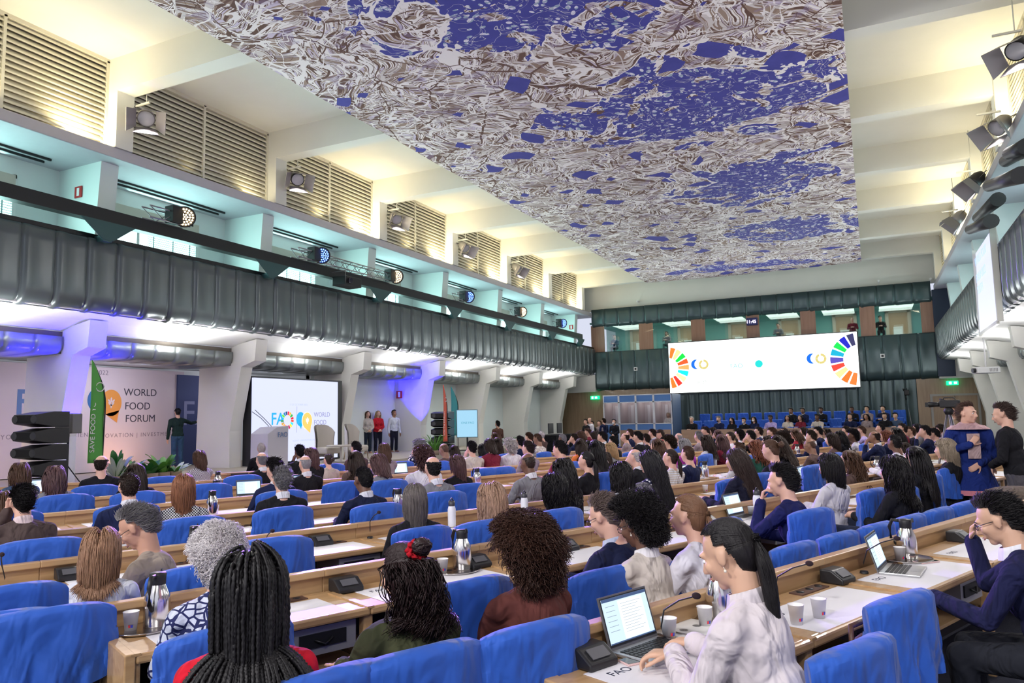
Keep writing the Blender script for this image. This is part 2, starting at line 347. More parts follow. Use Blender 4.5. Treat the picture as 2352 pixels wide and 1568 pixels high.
for i, (x0, x1, z1) in enumerate([(-14.2, -12.3, 2.5), (2.7, 4.6, 2.35)]):
    d = MB(); d.bb((x0, YB+.27, 0), (x1, YB+.33, z1)); d = struct(d.build('door_%d' % (i+1), woodw))
    f = MB(); f.bb((x0-.1, YB+.24, 0), (x0, YB+.36, z1+.1)); f.bb((x1, YB+.24, 0), (x1+.1, YB+.36, z1+.1)); f.bb((x0, YB+.24, z1), (x1, YB+.36, z1+.1)); f.build('door_frame', mat('frame_grey', (.35, .33, .3), .5), d)
    MB().bb(((x0+x1)/2-.01, YB+.25, 0), ((x0+x1)/2+.01, YB+.27, z1)).build('door_gap', blackp, d)
# --- interpreters' gallery behind glass
teal = mat('teal_paint', (.16, .36, .33), .7); m = MB(); m.bb((-15, 45.2, 5.3), (3.2, 45.4, 7.3), 0); m.bb((-15, YB+.1, 7.2), (3.2, 45.4, 7.3), 0); m.bb((-15, YB+.1, 5.3), (3.2, 45.4, 5.4)); struct(m.build('wall_back_gallery', teal))
brown = wood('wood_gallery', (.26, .13, .08), (.32, .17, .11), 2, 1.)
gx = [on(px, 760, 1, 42.15)[0] for px in (1358, 1388, 1468, 1500, 1588, 1620, 1715, 1745, 1840, 1875, 1977, 2012, 2118)]
m = MB()
for a, b in zip(gx[0::2], gx[1::2]): m.bb((a, YB+.1, 5.4), (b, YB+.16, 7.1))
m.bb((gx[-1], YB+.1, 5.4), (3.1, YB+.3, 7.1)); struct(m.build('wall_gallery_dividers', brown))
for i, (a, b) in enumerate(zip(gx[1::2], gx[2::2])):
    w = struct(MB().bb((a, YB+.12, 5.4), (b, YB+.13, 7.1)).build('window_%d' % (30+i), mat('booth_glass', (.9, 1, .97), .03, trans=1., alpha=.25)))
    area(((a+b)/2, 43.6, 7.1), (0, 0, -1), 1.6, 1.2, 16, (.85, 1, .9))
    xd = a+(b-a)*(.62 if i != 5 else .55); d = struct(MB().bb((xd-.45, 45.12, 5.4), (xd+.45, 45.18, 6.95)).build('door_%d' % (5+i), mat('booth_door', (.42, .27, .16), .5)))
    f = MB()
    for q in (xd-.62, xd+.45): f.bb((q, 45.05, 5.4), (q+.17, 45.15, 7.1))
    f.bb((xd-.62, 45.05, 6.95), (xd+.62, 45.15, 7.1)); f.build('door_frame', mat('booth_frame', (.5, .42, .33), .5), d)
    MB().bb((xd-.25, 45.1, 5.6), (xd+.2, 45.12, 6.2)).build('notice', mat('paper', (.85, .85, .82), .7), d)
# --- printed canvas on the ceiling
def canvas():
    m = bpy.data.materials.new('printed_canvas'); m.use_nodes = True; t, b = nt(m); N, L = t.nodes, t.links; b.inputs['Roughness'].default_value = .8
    tc = N.new('ShaderNodeTexCoord')
    def noise(sc, det=3, dist=0., src=None, d3=None):
        n = N.new('ShaderNodeTexNoise'); n.inputs['Scale'].default_value = sc; n.inputs['Detail'].default_value = det; n.inputs['Distortion'].default_value = dist
        L.new(src or tc.outputs['Object'], n.inputs['Vector']); return n
    def mth(op, a, c=None):
        n = N.new('ShaderNodeMath'); n.operation = op
        for i, v in enumerate((a, c)):
            if v is None: continue
            if isinstance(v, (int, float)): n.inputs[i].default_value = v
            else: L.new(v, n.inputs[i])
        return n.outputs[0]
    def vm(op, a, c):
        n = N.new('ShaderNodeVectorMath'); n.operation = op
        for i, v in enumerate((a, c)):
            if isinstance(v, (tuple, float, int)): n.inputs[i].default_value = v if isinstance(v, tuple) else (v, v, v)
            else: L.new(v, n.inputs[i])
        return n.outputs[0]
    def mix(f, a, c):
        n = N.new('ShaderNodeMix'); n.data_type = 'RGBA'
        if isinstance(f, float): n.inputs[0].default_value = f
        else: L.new(f, n.inputs[0])
        for i, v in ((6, a), (7, c)):
            if isinstance(v, tuple): n.inputs[i].default_value = (*v, 1)
            else: L.new(v, n.inputs[i])
        return n.outputs[2]
    def ramp(src, stops, const=True):
        r = N.new('ShaderNodeValToRGB'); r.color_ramp.interpolation = 'CONSTANT' if const else 'LINEAR'; e = r.color_ramp.elements
        e[0].position, e[0].color = stops[0][0], (*stops[0][1], 1); e[1].position, e[1].color = stops[1][0], (*stops[1][1], 1)
        for p, c in stops[2:]: q = e.new(p); q.color = (*c, 1)
        L.new(src, r.inputs[0]); return r.outputs[0]
    # warped coordinates
    wn = noise(.55, 2); w = vm('ADD', tc.outputs['Object'], vm('MULTIPLY', vm('SUBTRACT', wn.outputs['Color'], (.5, .5, .5)), (1.6, 1.6, 0.)))
    def strokes(vs, ws, thr, seed):
        off = vm('ADD', w, (seed*3.1, seed*1.7, 0.)); v = N.new('ShaderNodeTexVoronoi'); v.inputs['Scale'].default_value = vs; L.new(off, v.inputs['Vector'])
        wn2 = N.new('ShaderNodeTexWhiteNoise'); wn2.noise_dimensions = '3D'; L.new(v.outputs['Color'], wn2.inputs['Vector'])
        ang = mth('MULTIPLY', wn2.outputs['Value'], 6.283); rot = N.new('ShaderNodeVectorRotate'); rot.rotation_type = 'Z_AXIS'; L.new(off, rot.inputs['Vector']); L.new(ang, rot.inputs['Angle'])
        wv = N.new('ShaderNodeTexNoise'); wv.inputs['Scale'].default_value = ws; wv.inputs['Detail'].default_value = 1.5; wv.inputs['Distortion'].default_value = .6
        mp = N.new('ShaderNodeMapping'); mp.inputs['Scale'].default_value = (1, .10, 1); L.new(rot.outputs[0], mp.inputs[0]); L.new(mp.outputs[0], wv.inputs['Vector'])
        ve = N.new('ShaderNodeTexVoronoi'); ve.feature = 'DISTANCE_TO_EDGE'; ve.inputs['Scale'].default_value = vs; L.new(off, ve.inputs['Vector'])
        return wv.outputs['Fac'], ve.outputs['Distance'], wn2.outputs['Color']
    s1, e1, c1 = strokes(1.2, 6., .5, 1.); s2, e2, c2 = strokes(.7, 4.4, .5, 2.)
    brownc, taupe, pale, lav = (.125, .058, .043), (.36, .25, .20), (.92, .86, .86), (.66, .57, .70)
    a = ramp(s1, [(0, brownc), (.38, taupe), (.42, pale), (.45, brownc), (.475, pale), (.505, lav), (.53, brownc), (.56, taupe), (.585, pale), (.625, brownc), (.67, taupe)])
    c = ramp(s2, [(0, taupe), (.38, pale), (.425, brownc), (.455, pale), (.49, taupe), (.51, lav), (.54, brownc), (.565, pale), (.60, taupe), (.63, pale), (.69, brownc)])
    sel = mth('GREATER_THAN', noise(.9, 2, 1.).outputs['Fac'], .5); art = mix(sel, a, c)
    art = mix(mth('LESS_THAN', e1, .022), art, pale); art = mix(mth('LESS_THAN', e2, .012), art, brownc)
    art = mix(mth('MULTIPLY', mth('GREATER_THAN', noise(.5, 5, 2.5).outputs['Fac'], .54), .30), art, (.19, .10, .08)); art = mix(mth('MULTIPLY', mth('LESS_THAN', noise(.9, 5, 2.).outputs['Fac'], .40), .35), art, (.30, .22, .42))
    # long sweeping lines
    for sd, sc, col in ((3., .9, pale), (5., 1.3, brownc), (8., .6, pale)):
        nn = noise(sc, 1, 1.2, vm('ADD', tc.outputs['Object'], (sd, sd*2, 0.))); ln = mth('LESS_THAN', mth('ABSOLUTE', mth('SUBTRACT', nn.outputs['Fac'], .5)), .006 if col == pale else .004); art = mix(ln, art, col)
    # small blue lozenges among the lines
    v3 = N.new('ShaderNodeTexVoronoi'); v3.inputs['Scale'].default_value = .95; L.new(w, v3.inputs['Vector']); v3.distance = 'MANHATTAN'
    sx3 = N.new('ShaderNodeSeparateXYZ'); L.new(v3.outputs['Color'], sx3.inputs[0])
    loz = mth('MULTIPLY', mth('LESS_THAN', v3.outputs['Distance'], .43), mth('GREATER_THAN', sx3.outputs['X'], .52))
    # the blue sky fields
    sp = N.new('ShaderNodeSeparateXYZ'); L.new(tc.outputs['Object'], sp.inputs[0])
    edge = mth('MULTIPLY', mth('SUBTRACT', noise(.42, 4, 1.6).outputs['Fac'], .5), 2.6)
    blob = None
    for cx, cy, rx, ry in ((-4.6, 11.0, 3.6, 2.6), (-3.6, 17.6, 3.4, 2.9), (-3.0, 24.5, 3.2, 2.6), (-2.3, 31.5, 2.6, 2.6), (-5.5, 38.5, 4.5, 1.0)):
        d = mth('SQRT', mth('ADD', mth('POWER', mth('MULTIPLY', mth('SUBTRACT', sp.outputs['X'], cx), 1/rx), 2), mth('POWER', mth('MULTIPLY', mth('SUBTRACT', sp.outputs['Y'], cy), 1/ry), 2)))
        blob = d if blob is None else mth('MINIMUM', blob, d)
    sky = mth('LESS_THAN', mth('ADD', blob, edge), .80)
    isl = mth('GREATER_THAN', mth('ADD', mth('MULTIPLY', noise(.8, 3, 2.).outputs['Fac'], 1.), mth('MULTIPLY', blob, .10)), .655)
    v4 = N.new('ShaderNodeTexVoronoi'); v4.inputs['Scale'].default_value = 5.; L.new(w, v4.inputs['Vector'])
    star = mth('LESS_THAN', v4.outputs['Distance'], mth('MULTIPLY', noise(2.2, 2).outputs['Fac'], .58))
    bluec = mix(noise(3., 3).outputs['Fac'], (.035, .035, .26), (.07, .07, .40)); skyc = mix(star, bluec, ramp(noise(9., 2).outputs['Fac'], [(0, (.80, .76, .88)), (.50, (.34, .42, .55))]))
    skyc = mix(mth('LESS_THAN', mth('ABSOLUTE', mth('SUBTRACT', noise(1.8, 2, 2.).outputs['Fac'], .5)), .008), skyc, (.6, .58, .66))
    fieldmask = mth('MULTIPLY', sky, mth('SUBTRACT', 1., isl)); res = mix(loz, art, bluec); res = mix(fieldmask, res, skyc)
    res = mix(mth('MULTIPLY', mth('LESS_THAN', mth('ABSOLUTE', mth('SUBTRACT', mth('ADD', blob, edge), .82)), .03), mth('SUBTRACT', 1., isl)), res, pale)
    L.new(res, b.inputs['Base Color']); return m
CX0, CX1, CY1 = -10.95, -.04, 40.5
ys = np.linspace(-2.0, CY1, 60); xs = np.linspace(CX0, CX1, 24)
P = np.array([[(x, y+(.45*math.sin((x-CX0)/(CX1-CX0)*math.pi) if y > 40 else 0), 9.12-.03*abs(math.sin((y-10.8)/BAY*math.pi))-.10*((x-CX0)/(CX1-CX0)-.5)**2*(y > 36)) for x in xs] for y in ys])
m = MB(); m.grid(P); Q = P.copy(); Q[..., 2] += .04; m.grid(Q[:, ::-1]); o = m.build('ceiling_canvas', canvas()); tag(o, 'huge printed canvas of blue fields and brown white line art stretched under the ceiling', 'canvas')
# ================================================================ people
def caps(m, p0, p1, r0, r1, n=14):
    p0, p1 = np.array(p0, float), np.array(p1, float); d = p1-p0; L = np.linalg.norm(d)
    if L < 1e-4: return m.sph(p0, (r0, r0, r0), (n, 8))
    d = d/L; a = np.linspace(-math.pi/2, 0, 5)[:-1]; b = np.linspace(0, math.pi/2, 5)
    t = [(-math.sin(-q)*r0, max(.0008, math.cos(q)*r0)) for q in a]+[(L+math.sin(q)*r1, max(.0008, math.cos(q)*r1)) for q in b]
    t.insert(4, (0, r0)); pts = np.array([p0+d*q[0] for q in t]); rr = np.array([q[1] for q in t])
    ref = np.array([0, 0, 1.]) if abs(d[2]) < .8 else np.array([1., 0, 0]); A = np.cross(d, ref); A /= np.linalg.norm(A); B = np.cross(d, A)
    th = np.arange(n)*2*math.pi/n; V = pts[:, None]+rr[:, None, None]*(np.cos(th)[None, :, None]*A+np.sin(th)[None, :, None]*B); K = len(t)
    i = np.arange(K-1)[:, None]*n; j = np.arange(n)[None]; k = (j+1) % n
    m.add(V.reshape(-1, 3), [np.stack([i+j, i+n+j, i+n+k, i+k], -1).reshape(-1, 4), np.array([np.arange(n)]), np.array([np.arange(n)[::-1]+(K-1)*n])], 0, True); return m
def rotm(e): return np.array(Euler(e).to_matrix())
def remesh(m, name, vox, it=2, mats=(), fac=.5):
    me = m.mesh(name, []); o = bpy.data.objects.new('tmp', me); COL.objects.link(o)
    r = o.modifiers.new('r', 'REMESH'); r.mode = 'VOXEL'; r.voxel_size = vox; r.use_smooth_shade = True
    if it:
        q = o.modifiers.new('s', 'SMOOTH'); q.factor = fac; q.iterations = it
    dg = bpy.context.evaluated_depsgraph_get(); e = o.evaluated_get(dg); nm = bpy.data.meshes.new_from_object(e); nm.name = name
    bpy.data.objects.remove(o); bpy.data.meshes.remove(me)
    nm.materials.clear()
    for x in mats: nm.materials.append(x)
    return nm
def hand(m, w, d, pn, s, curl=.5, sc=1.):
    """w wrist, d direction of the fingers, pn direction the palm faces, s +1 right hand"""
    d = np.array(d, float); d /= np.linalg.norm(d); pn = np.array(pn, float); pn -= d*(pn@d); pn /= np.linalg.norm(pn); side = np.cross(pn, d)*s      # towards the thumb
    w = np.array(w, float)
    for q in (-.026, -.009, .009, .026): caps(m, w+d*.012+side*q*.7, w+d*.085*sc+side*q, .015, .0125, 8)
    for q, ln, dc in ((.030, .92, .1), (.010, 1.0, .0), (-.011, .95, .05), (-.031, .76, .12)):
        p = w+d*.085*sc+side*q; a = curl*.6; seg = (.040*ln, .026*ln, .021*ln)
        for i, L in enumerate(seg):
            dr = d*math.cos(a)+pn*math.sin(a); p2 = p+dr*L*sc; caps(m, p, p2, .0092-.0008*i, .0088-.001*i, 8); p = p2; a += curl*(.8+dc)
    p = w+d*.025+side*.028; dr = side*.75+d*.55+pn*.25*curl; dr /= np.linalg.norm(dr)
    for i, L in enumerate((.036, .030, .024)):
        p2 = p+dr*L*sc; caps(m, p, p2, .0125-.0012*i, .0105-.001*i, 8); p = p2; dr = dr+d*.45+pn*.3*curl; dr /= np.linalg.norm(dr)
def head_vol(m, c, R, fem=False, fine=True):
    c = np.array(c, float)
    def E(p, r): m.sph(c+R@np.array(p), r, (18, 12), R=R)
    def C(a, b, r0, r1): caps(m, c+R@np.array(a), c+R@np.array(b), r0, r1, 10)
    E((0, -.014, .030), (.077, .097, .088)); E((0, .022, -.022), (.065, .074, .084))
    E((0, .022, -.068), (.055 if not fem else .050, .056, .044)); E((0, .062, -.092), (.028 if not fem else .022, .024, .022))
    C((0, .094, .012), (0, .112, -.030), .008, .0135); E((0, .100, -.036), (.017, .012, .009))
    C((-.036, .082, .026), (.036, .082, .026), .013, .013)
    for s in (-1, 1):
        E((s*.038, .066, -.022), (.026, .022, .026)); E((s*.079, -.008, -.008), (.011, .019, .031)); E((s*.083, -.016, .004), (.007, .018, .022))
        caps(m, c+R@np.array((s*.012, .094, -.064)), c+R@np.array((s*.016, .091, -.066)), .0085, .006, 8)
def face_extra(m, c, R, browc=2):
    c = np.array(c, float)
    for s in (-1, 1):
        m.sph(c+R@np.array((s*.030, .0835, .003)), (.0125, .008, .0075), (12, 8), 1, R=R); m.sph(c+R@np.array((s*.030, .0895, .003)), (.0055, .004, .0055), (10, 6), 2, R=R)
        m.tube([c+R@np.array(p) for p in ((s*.014, .0955, .022), (s*.030, .0965, .029), (s*.047, .085, .022))], [.0025, .0038, .002], 6, browc)
    m.tube([c+R@np.array(p) for p in ((-.022, .094, -.064), (-.008, .1035, -.060), (.008, .1035, -.060), (.022, .094, -.064))], [.002, .0042, .0042, .002], 6, 3, flat=.7)
    m.tube([c+R@np.array(p) for p in ((-.020, .094, -.067), (0, .1025, -.071), (.020, .094, -.067))], [.002, .005, .002], 6, 3, flat=.7)
DEF = dict(hz=1.2, lean=.08, hf=.05, pitch=0., hy=0., roll=0., fem=0, bulk=1., arms='desk', stand=0, h=1.75)
def arms_of(p):
    """elbow, wrist, finger direction, palm normal, curl for the left (-1) and right (+1) side"""
    sw = .165 if p['fem'] else .192; ln = p['lean']; sz = p['hz']-.198; out = {}
    for s in (-1, 1):
        S = np.array((s*sw, ln, sz-.045)); k = p['arms']; k = k[0 if s < 0 else 1] if isinstance(k, tuple) else k
        if isinstance(k, dict) and 'ik' in k:
            Wr = np.array(k['ik'], float); v = Wr-S; D = np.linalg.norm(v); a, b = .285, .262
            if D > .54: v = v*.54/D; Wr = S+v; D = .54
            c_ = (a*a-b*b+D*D)/(2*D); hh = math.sqrt(max(1e-5, a*a-c_*c_)); pole = np.array(k.get('pole', (s*.5, .0, -1.))); pole = pole-v*(pole@v)/(D*D); pole /= np.linalg.norm(pole); E = S+v/D*c_+pole*hh
            out[s] = (S, E, Wr, np.array(k.get('d', Wr-E), float), np.array(k.get('n', (0, 0, -1)), float), k.get('curl', .5)); continue
        if isinstance(k, dict): out[s] = (S, *[np.array(k[q], float) for q in ('e', 'w', 'd', 'n')], k.get('curl', .5)); continue
        if k == 'desk': E = S+(s*.05, .13, -.235); Wr = np.array((s*.07, ln+.40, .775)); d = (-s*.5, .8, 0); n = (0, 0, -1); c = .5
        elif k == 'lap': E = S+(s*.05, .03, -.275); Wr = np.array((s*.08, ln+.22, .62)); d = (-s*.6, .8, 0); n = (0, 0, -1); c = .5
        elif k == 'type': E = S+(s*.055, .12, -.24); Wr = np.array((s*.10, ln+.35, .80)); d = (-s*.2, 1, -.1); n = (0, 0, -1); c = .75
        elif k == 'chin': E = S+(s*.02, .21, -.17); Wr = np.array((s*.06, ln+.20, p['hz']-.17)); d = (-s*.2, -.2, 1); n = (-s*.3, -.9, 0); c = 1.2
        elif k == 'brow': E = S+(s*.03, .25, -.16); Wr = np.array((s*.055, ln+.20, p['hz']-.075)); d = (-s*.1, -.15, 1); n = (-s*.2, -1, 0); c = 1.0
        elif k == 'down': E = S+(s*.05, -.02, -.28); Wr = E+(s*.01, .06, -.24); d = (0, .15, -1); n = (-s, 0, 0); c = .5
        elif k == 'front': E = S+(s*.05, .02, -.27); Wr = np.array((s*.05, ln+.17, sz-.40)); d = (-s*.8, .2, -.55); n = (0, -1, 0); c = .6
        elif k == 'chest': E = S+(s*.11, .05, -.23); Wr = np.array((s*.05, ln+.21, sz-.17)); d = (-s*.6, .1, .7); n = (0, -1, 0); c = .8
        elif k == 'crossed': E = S+(s*.07, .10, -.25); Wr = np.array((-s*.06, ln+.20, sz-.24+s*.02)); d = (-s, .1, .1); n = (0, -1, 0); c = .5
        elif k == 'raise': E = S+(s*.10, .16, -.02); Wr = E+(-s*.04, .10, .23); d = (-s*.2, .2, 1); n = (0, 1, 0); c = .9
        elif k == 'reach': E = S+(s*.06, .20, -.06); Wr = E+(-s*.02, .24, .06); d = (0, 1, .1); n = (-s, 0, 0); c = .5
        elif k == 'out': E = S+(s*.21, .12, -.08); Wr = E+(s*.17, .17, .03); d = (s*.7, .7, .1); n = (0, 0, -1); c = .5
        elif k == 'side': E = S+(s*.10, .0, -.26); Wr = E+(-s*.07, .20, .08); d = (-s*.6, .8, 0); n = (0, 0, -1); c = .7
        out[s] = (S, np.array(E), np.array(Wr), np.array(d, float), np.array(n, float), c)
    return out
BODY = {}
def body_meshes(pose, vox, face=True, longs=True, skirt=False):
    p = dict(DEF); p.update(pose); key = (repr(sorted(p.items(), key=str)), vox, longs, skirt)
    if key in BODY: return BODY[key]
    b = p['bulk']; ln = p['lean']; hz = p['hz']; sz = hz-.198; fem = p['fem']; sw = .165 if fem else .192
    R = rotm((math.radians(-p['pitch']), 0, 0)); R = rotm((0, 0, math.radians(p['hy'])))@R@rotm((0, math.radians(p['roll']), 0))
    hc = np.array((0, ln+p['hf'], hz)); A = arms_of(p); st = p['stand']; zb = hz-.70 if st else .52      # pelvis height
    def torso(m, g, neck=True, low=True):
        m.sph((0, -.01, zb+.03), ((.165+.01*fem)*b+g, .125*b+g, .13+g)); m.sph((0, ln*.35, zb+.17), ((.142-.01*fem)*b+g, .108*b+g, .17+g)); m.sph((0, ln*.8, sz-.13), ((.158-.012*fem)*b+g, .112*b+g, .19))
        m.sph((0, ln*.95-.03, sz-.10), ((.13)*b+g, .085*b+g, .13))
        caps(m, (-sw+.045, ln, sz-.045), (sw-.045, ln, sz-.045), .062*b+g, .062*b+g)
        for s in (-1, 1):
            caps(m, (s*sw*.78, ln-.005, sz-.035), (s*.030, ln-.012, sz+.030), .046+g, .040+g*.4)
            if fem: m.sph((s*.075, ln*.8+.085, sz-.17), (.06+g, .05+g, .06+g))
    def arms(m, g, to=1.):
        for s in (-1, 1):
            S, E, Wr, d, n, c = A[s]; caps(m, S, E, .050*b+g, .038*b+g); Wc = E+(Wr-E)*to; caps(m, E, Wc, .038*b+g, .027+g+(.006 if g else 0))
    def legs(m, g, to=1.):
        for s in (-1, 1):
            if st: P = [(s*.085, 0, zb), (s*.095, .02, zb*.53), (s*.10, -.01, .09)]; rr = (.088, .056, .040)
            else: P = [(s*.09, .02, zb-.0), (s*.12, .44, .50), (s*.12, .40, .10)]; rr = (.090, .060, .042)
            caps(m, P[0], P[1], rr[0]*b+g, rr[1]+g); q = np.array(P[1])+(np.array(P[2])-np.array(P[1]))*to; caps(m, P[1], q, rr[1]+g, rr[2]+g+(.015 if g else 0))
            if not g: f = np.array(P[2]); caps(m, f+(0, -.03, -.045), f+(s*.02, .14, -.055), .038, .030)
    m = MB(); head_vol(m, hc, R, fem); nb = np.array((0, ln-.015, sz+.0)); nt_ = hc+R@np.array((0, -.03, -.07)); caps(m, nt_, nb, .050 if fem else .058, .058 if fem else .066)
    torso(m, 0.); arms(m, 0.); legs(m, 0.)
    for s in (-1, 1):
        S, E, Wr, d, n, c = A[s]
        if vox < .013: hand(m, Wr, d, n, s, c)
        else:
            d = d/np.linalg.norm(d); caps(m, Wr, Wr+d*.09, .030, .034); caps(m, Wr+d*.09, Wr+d*.15+n*.02, .026, .018)
    sk = remesh(m, 'person', vox, 2 if vox < .012 else 1, [skinm('l'), mat('eye_white', (.8, .8, .8), .2), mat('dark_brow', (.02, .014, .012), .5), mat('lip', (.42, .17, .15), .45)])
    if face:                                           # eyes, brows and lips set into the same mesh
        ex = MB(); face_extra(ex, hc, R); em = ex.mesh('x', [skinm('l'), mat('eye_white'), mat('dark_brow'), mat('lip')])
        import bmesh
        bm = bmesh.new(); bm.from_mesh(sk); bm.from_mesh(em); bm.to_mesh(sk); bm.free(); bpy.data.meshes.remove(em)
    m = MB(); torso(m, .014); arms(m, .013, .97 if longs is True else longs)
    if skirt: m.lathe([(.21, zb+.08), (.24, zb-.06), (.30, zb-.26), (.285, zb-.26), (.1, zb)], 20)
    tp = remesh(m, 'top', max(vox, .009), 3)
    m = MB(); g = .012; m.sph((0, -.01, zb+.01), (.165*b+g, .125*b+g, .12)); legs(m, .012, .93); tr = remesh(m, 'trousers', max(vox, .014), 2)
    BODY[key] = (sk, tp, tr, hc, R); return BODY[key]

# ---- hair, grown as strands that fall over the head and the back
def hair_mesh(style, N, rad, L=.3, seed=0, near=False, g=(0, 0, -1), backy=-.02, vol=.0, wave=0., K=None):
    r = np.random.default_rng(seed); c = np.array((0, -.012, .03)); er = np.array((.080, .101, .092)); g = np.array(g, float); g /= np.linalg.norm(g)
    d = r.normal(size=(N*4, 3)); d /= np.linalg.norm(d, axis=1)[:, None]; x, y, z = d.T
    keep = (z > np.where(y < -.15, -.93, -.62)) & ~((y > .10) & (z < .50+.28*np.minimum(1, np.maximum(y, 0)))) & ~((np.abs(x) > .75) & (y > -.25) & (z < .12)) & ~((z < -.25) & (y > -.35))
    if style in ('bald', 'ring'): keep &= (z < .38) & (y < .35)
    d = d[keep][:N]; N = len(d); p = c+d*er; p[:, 2] += np.where((d[:, 2] < .2) & (d[:, 1] < 0), (d[:, 2]-.2)*.042*np.clip(-d[:, 1]*1.6, 0, 1), 0); K = K or (14 if near else 7); P = np.zeros((N, K, 3)); dl = r.random((N, 1)); V = MB()
    if style in ('short', 'bald', 'ring', 'crop'):
        L = {'short': .045, 'bald': .012, 'ring': .022, 'crop': .016}[style]*(.7+.6*r.random((N, 1))); K = 4; P = np.zeros((N, K, 3))
        t = np.array((.25, -1., -.15))-d*(d@np.array((.25, -1., -.15)))[:, None]; t += np.where(d[:, 1:2] > .3, np.array((.9, .35, .2)), 0); t += r.normal(size=(N, 3))*.22; t /= np.linalg.norm(t, axis=1)[:, None]
        lift = {'short': .55, 'bald': .2, 'ring': .3, 'crop': .7}[style]
        for k in range(K): f = k/(K-1); P[:, k] = p+t*L*f+d*(.003+L*lift*math.sin(f*1.6)*.6)
    elif style in ('afro', 'curly'):
        L = L*(.75+.35*r.random((N, 1))); ph = r.random((N, 1))*6.28; a = np.cross(d, (0, 0, 1.)); a /= np.linalg.norm(a, axis=1)[:, None]+1e-6; b = np.cross(d, a)
        n0 = (np.sin(d[:, 0:1]*7+seed)+np.sin(d[:, 2:3]*9+1)+np.sin(d[:, 1:2]*8+2))*.07+1; L = L*n0
        for k in range(K):
            f = k/(K-1); q = ph+f*(9 if style == 'afro' else 12)*(1+.4*dl); rr = .010*min(1, f*3); P[:, k] = p+d*L*f+g*(.35*L*f*f if style == 'curly' else .05*L*f)+(np.cos(q)*a+np.sin(q)*b)*rr
            P[:, k, 1] = np.where((P[:, k, 1] > .07) & (P[:, k, 2] < .05), .07, P[:, k, 1])
    else:
        tie = None
        if style in ('pony', 'bun', 'halfup'): tie = c+np.array((0, -.112, .045 if style == 'halfup' else -.015))
        up = style == 'halfup'
        side = np.sign(x[keep][:N])[:, None]+1e-9; dr = np.c_[side[:, 0]*(1.1-np.abs(d[:, 0]))*np.clip(d[:, 2]*1.5, 0, 1)*np.clip(.8+d[:, 1]*1.2, .15, 1), -.5*np.ones(N), -.2*np.ones(N)]; dr[:, 1] -= .3*(d[:, 1] < 0); dr /= np.linalg.norm(dr, axis=1)[:, None]
        off = .04+dl*(.14+vol); pos = p.copy()
        bc = np.array((0, backy-.05, -.42)); br = np.array((.205, .135, .235))
        to_tie = np.ones(N, bool) if style in ('pony', 'bun') else ((d[:, 2] > .25) if up else np.zeros(N, bool)); LL = L*(.88+.18*r.random((N, 1))); bottom = LL/ (K-1)
        kt = int(K*.5)
        for k in range(K):
            P[:, k] = pos
            dr = dr*.5+g*.6+np.c_[np.zeros(N), -.10*(pos[:, 1] > -.03), np.zeros(N)]*(pos[:, 2:3] > -.1)+r.normal(size=(N, 3))*(.05+wave*.12); dr /= np.linalg.norm(dr, axis=1)[:, None]
            pos = pos+dr*bottom; low = pos[:, 2] < -.10; pos[low, 0] *= 1-.035*(14/K)*(1-min(1, vol*1.2))
            for cc, rr_, o in ((c, er, off), (bc, br, off*.35)):
                q = (pos-cc)/rr_; l = np.linalg.norm(q, axis=1)[:, None]; ins = l < 1+o; pos = np.where(ins, cc+q/np.maximum(l, .05)*(1+o)*rr_, pos)
            m_ = (pos[:, 1] > .045) & (pos[:, 2] < .045); pos[m_, 1] = .045; m2 = m_ & (np.abs(pos[:, 0]) < .082); pos[m2, 0] = np.sign(pos[m2, 0]+1e-9)*.084
        if wave:
            f = np.linspace(0, 1, K)[None, :]; ph = np.round(np.arctan2(d[:, 0], -d[:, 1])*5)[:, None]*1.7; P[..., 0] += wave*.10*f*np.sin(f*16+ph); P[..., 1] += wave*.08*f*np.cos(f*15+ph)
        if to_tie.any():                                # swept to the tie, then the tail
            i = to_tie; s0 = p[i]; f = np.linspace(0, 1, kt)[None, :, None]; q = s0[:, None]*(1-f)+tie*f; u = (q-c)/er; l = np.linalg.norm(u, axis=2)[..., None]; tgt = 1.03+.05*dl[i][:, None]; q = np.where(l < tgt, c+u/np.maximum(l, .1)*tgt*er, q)
            q[:, -1] = tie+r.normal(size=(i.sum(), 3))*.006
            P[i, :kt] = q; n = K-kt; f = np.linspace(0, 1, n)[None, :, None]
            if style == 'pony':
                ang = r.random((i.sum(), 1))*6.28; wdt = r.random((i.sum(), 1))**.5*.034
                a = np.stack([np.cos(ang)*wdt, np.sin(ang)*wdt*.8, 0*ang], -1); drop = np.array((0, -.035, 0))*np.sin(np.minimum(f*3, 1.57))+g*(LL[i][:, None])*f; P[i, kt:] = tie+drop+a*(np.sin(np.minimum(1, f*3+.15)*1.57))*(1-.65*f**3)
            else: P[i, kt:] = P[i, kt-1:kt]+np.linspace(0, 1, n)[None, :, None]*np.array((0, -.004, -.004))
            if style in ('bun', 'halfup'):
                bcn = tie+np.array((0, -.038, .015 if up else 0)); M = 70 if near else 26
                for q in range(M):
                    a0 = r.random()*6.28; tl = r.normal(size=3)*.6; cir = np.linspace(0, 5.2, 12); ax = rotm(tuple(tl)); rr_ = .026+.012*r.random(); pts = bcn+np.stack([np.cos(cir+a0)*rr_, np.sin(cir+a0)*rr_*.8, np.sin(cir*2)*.006], -1)@ax.T; V.tube(pts, .006 if near else .009, 5, 0, False)
                V.sph(bcn, (.032, .026, .032), (12, 8))
    K = P.shape[1]; T = np.gradient(P, axis=1); T /= np.linalg.norm(T, axis=2)[..., None]+1e-9; ref = np.array((.3, .2, 1.)); ref /= np.linalg.norm(ref)
    A = np.cross(T, ref); A /= np.linalg.norm(A, axis=2)[..., None]+1e-9; B = np.cross(T, A); prof = np.linspace(1, .45, K)[None, :, None]
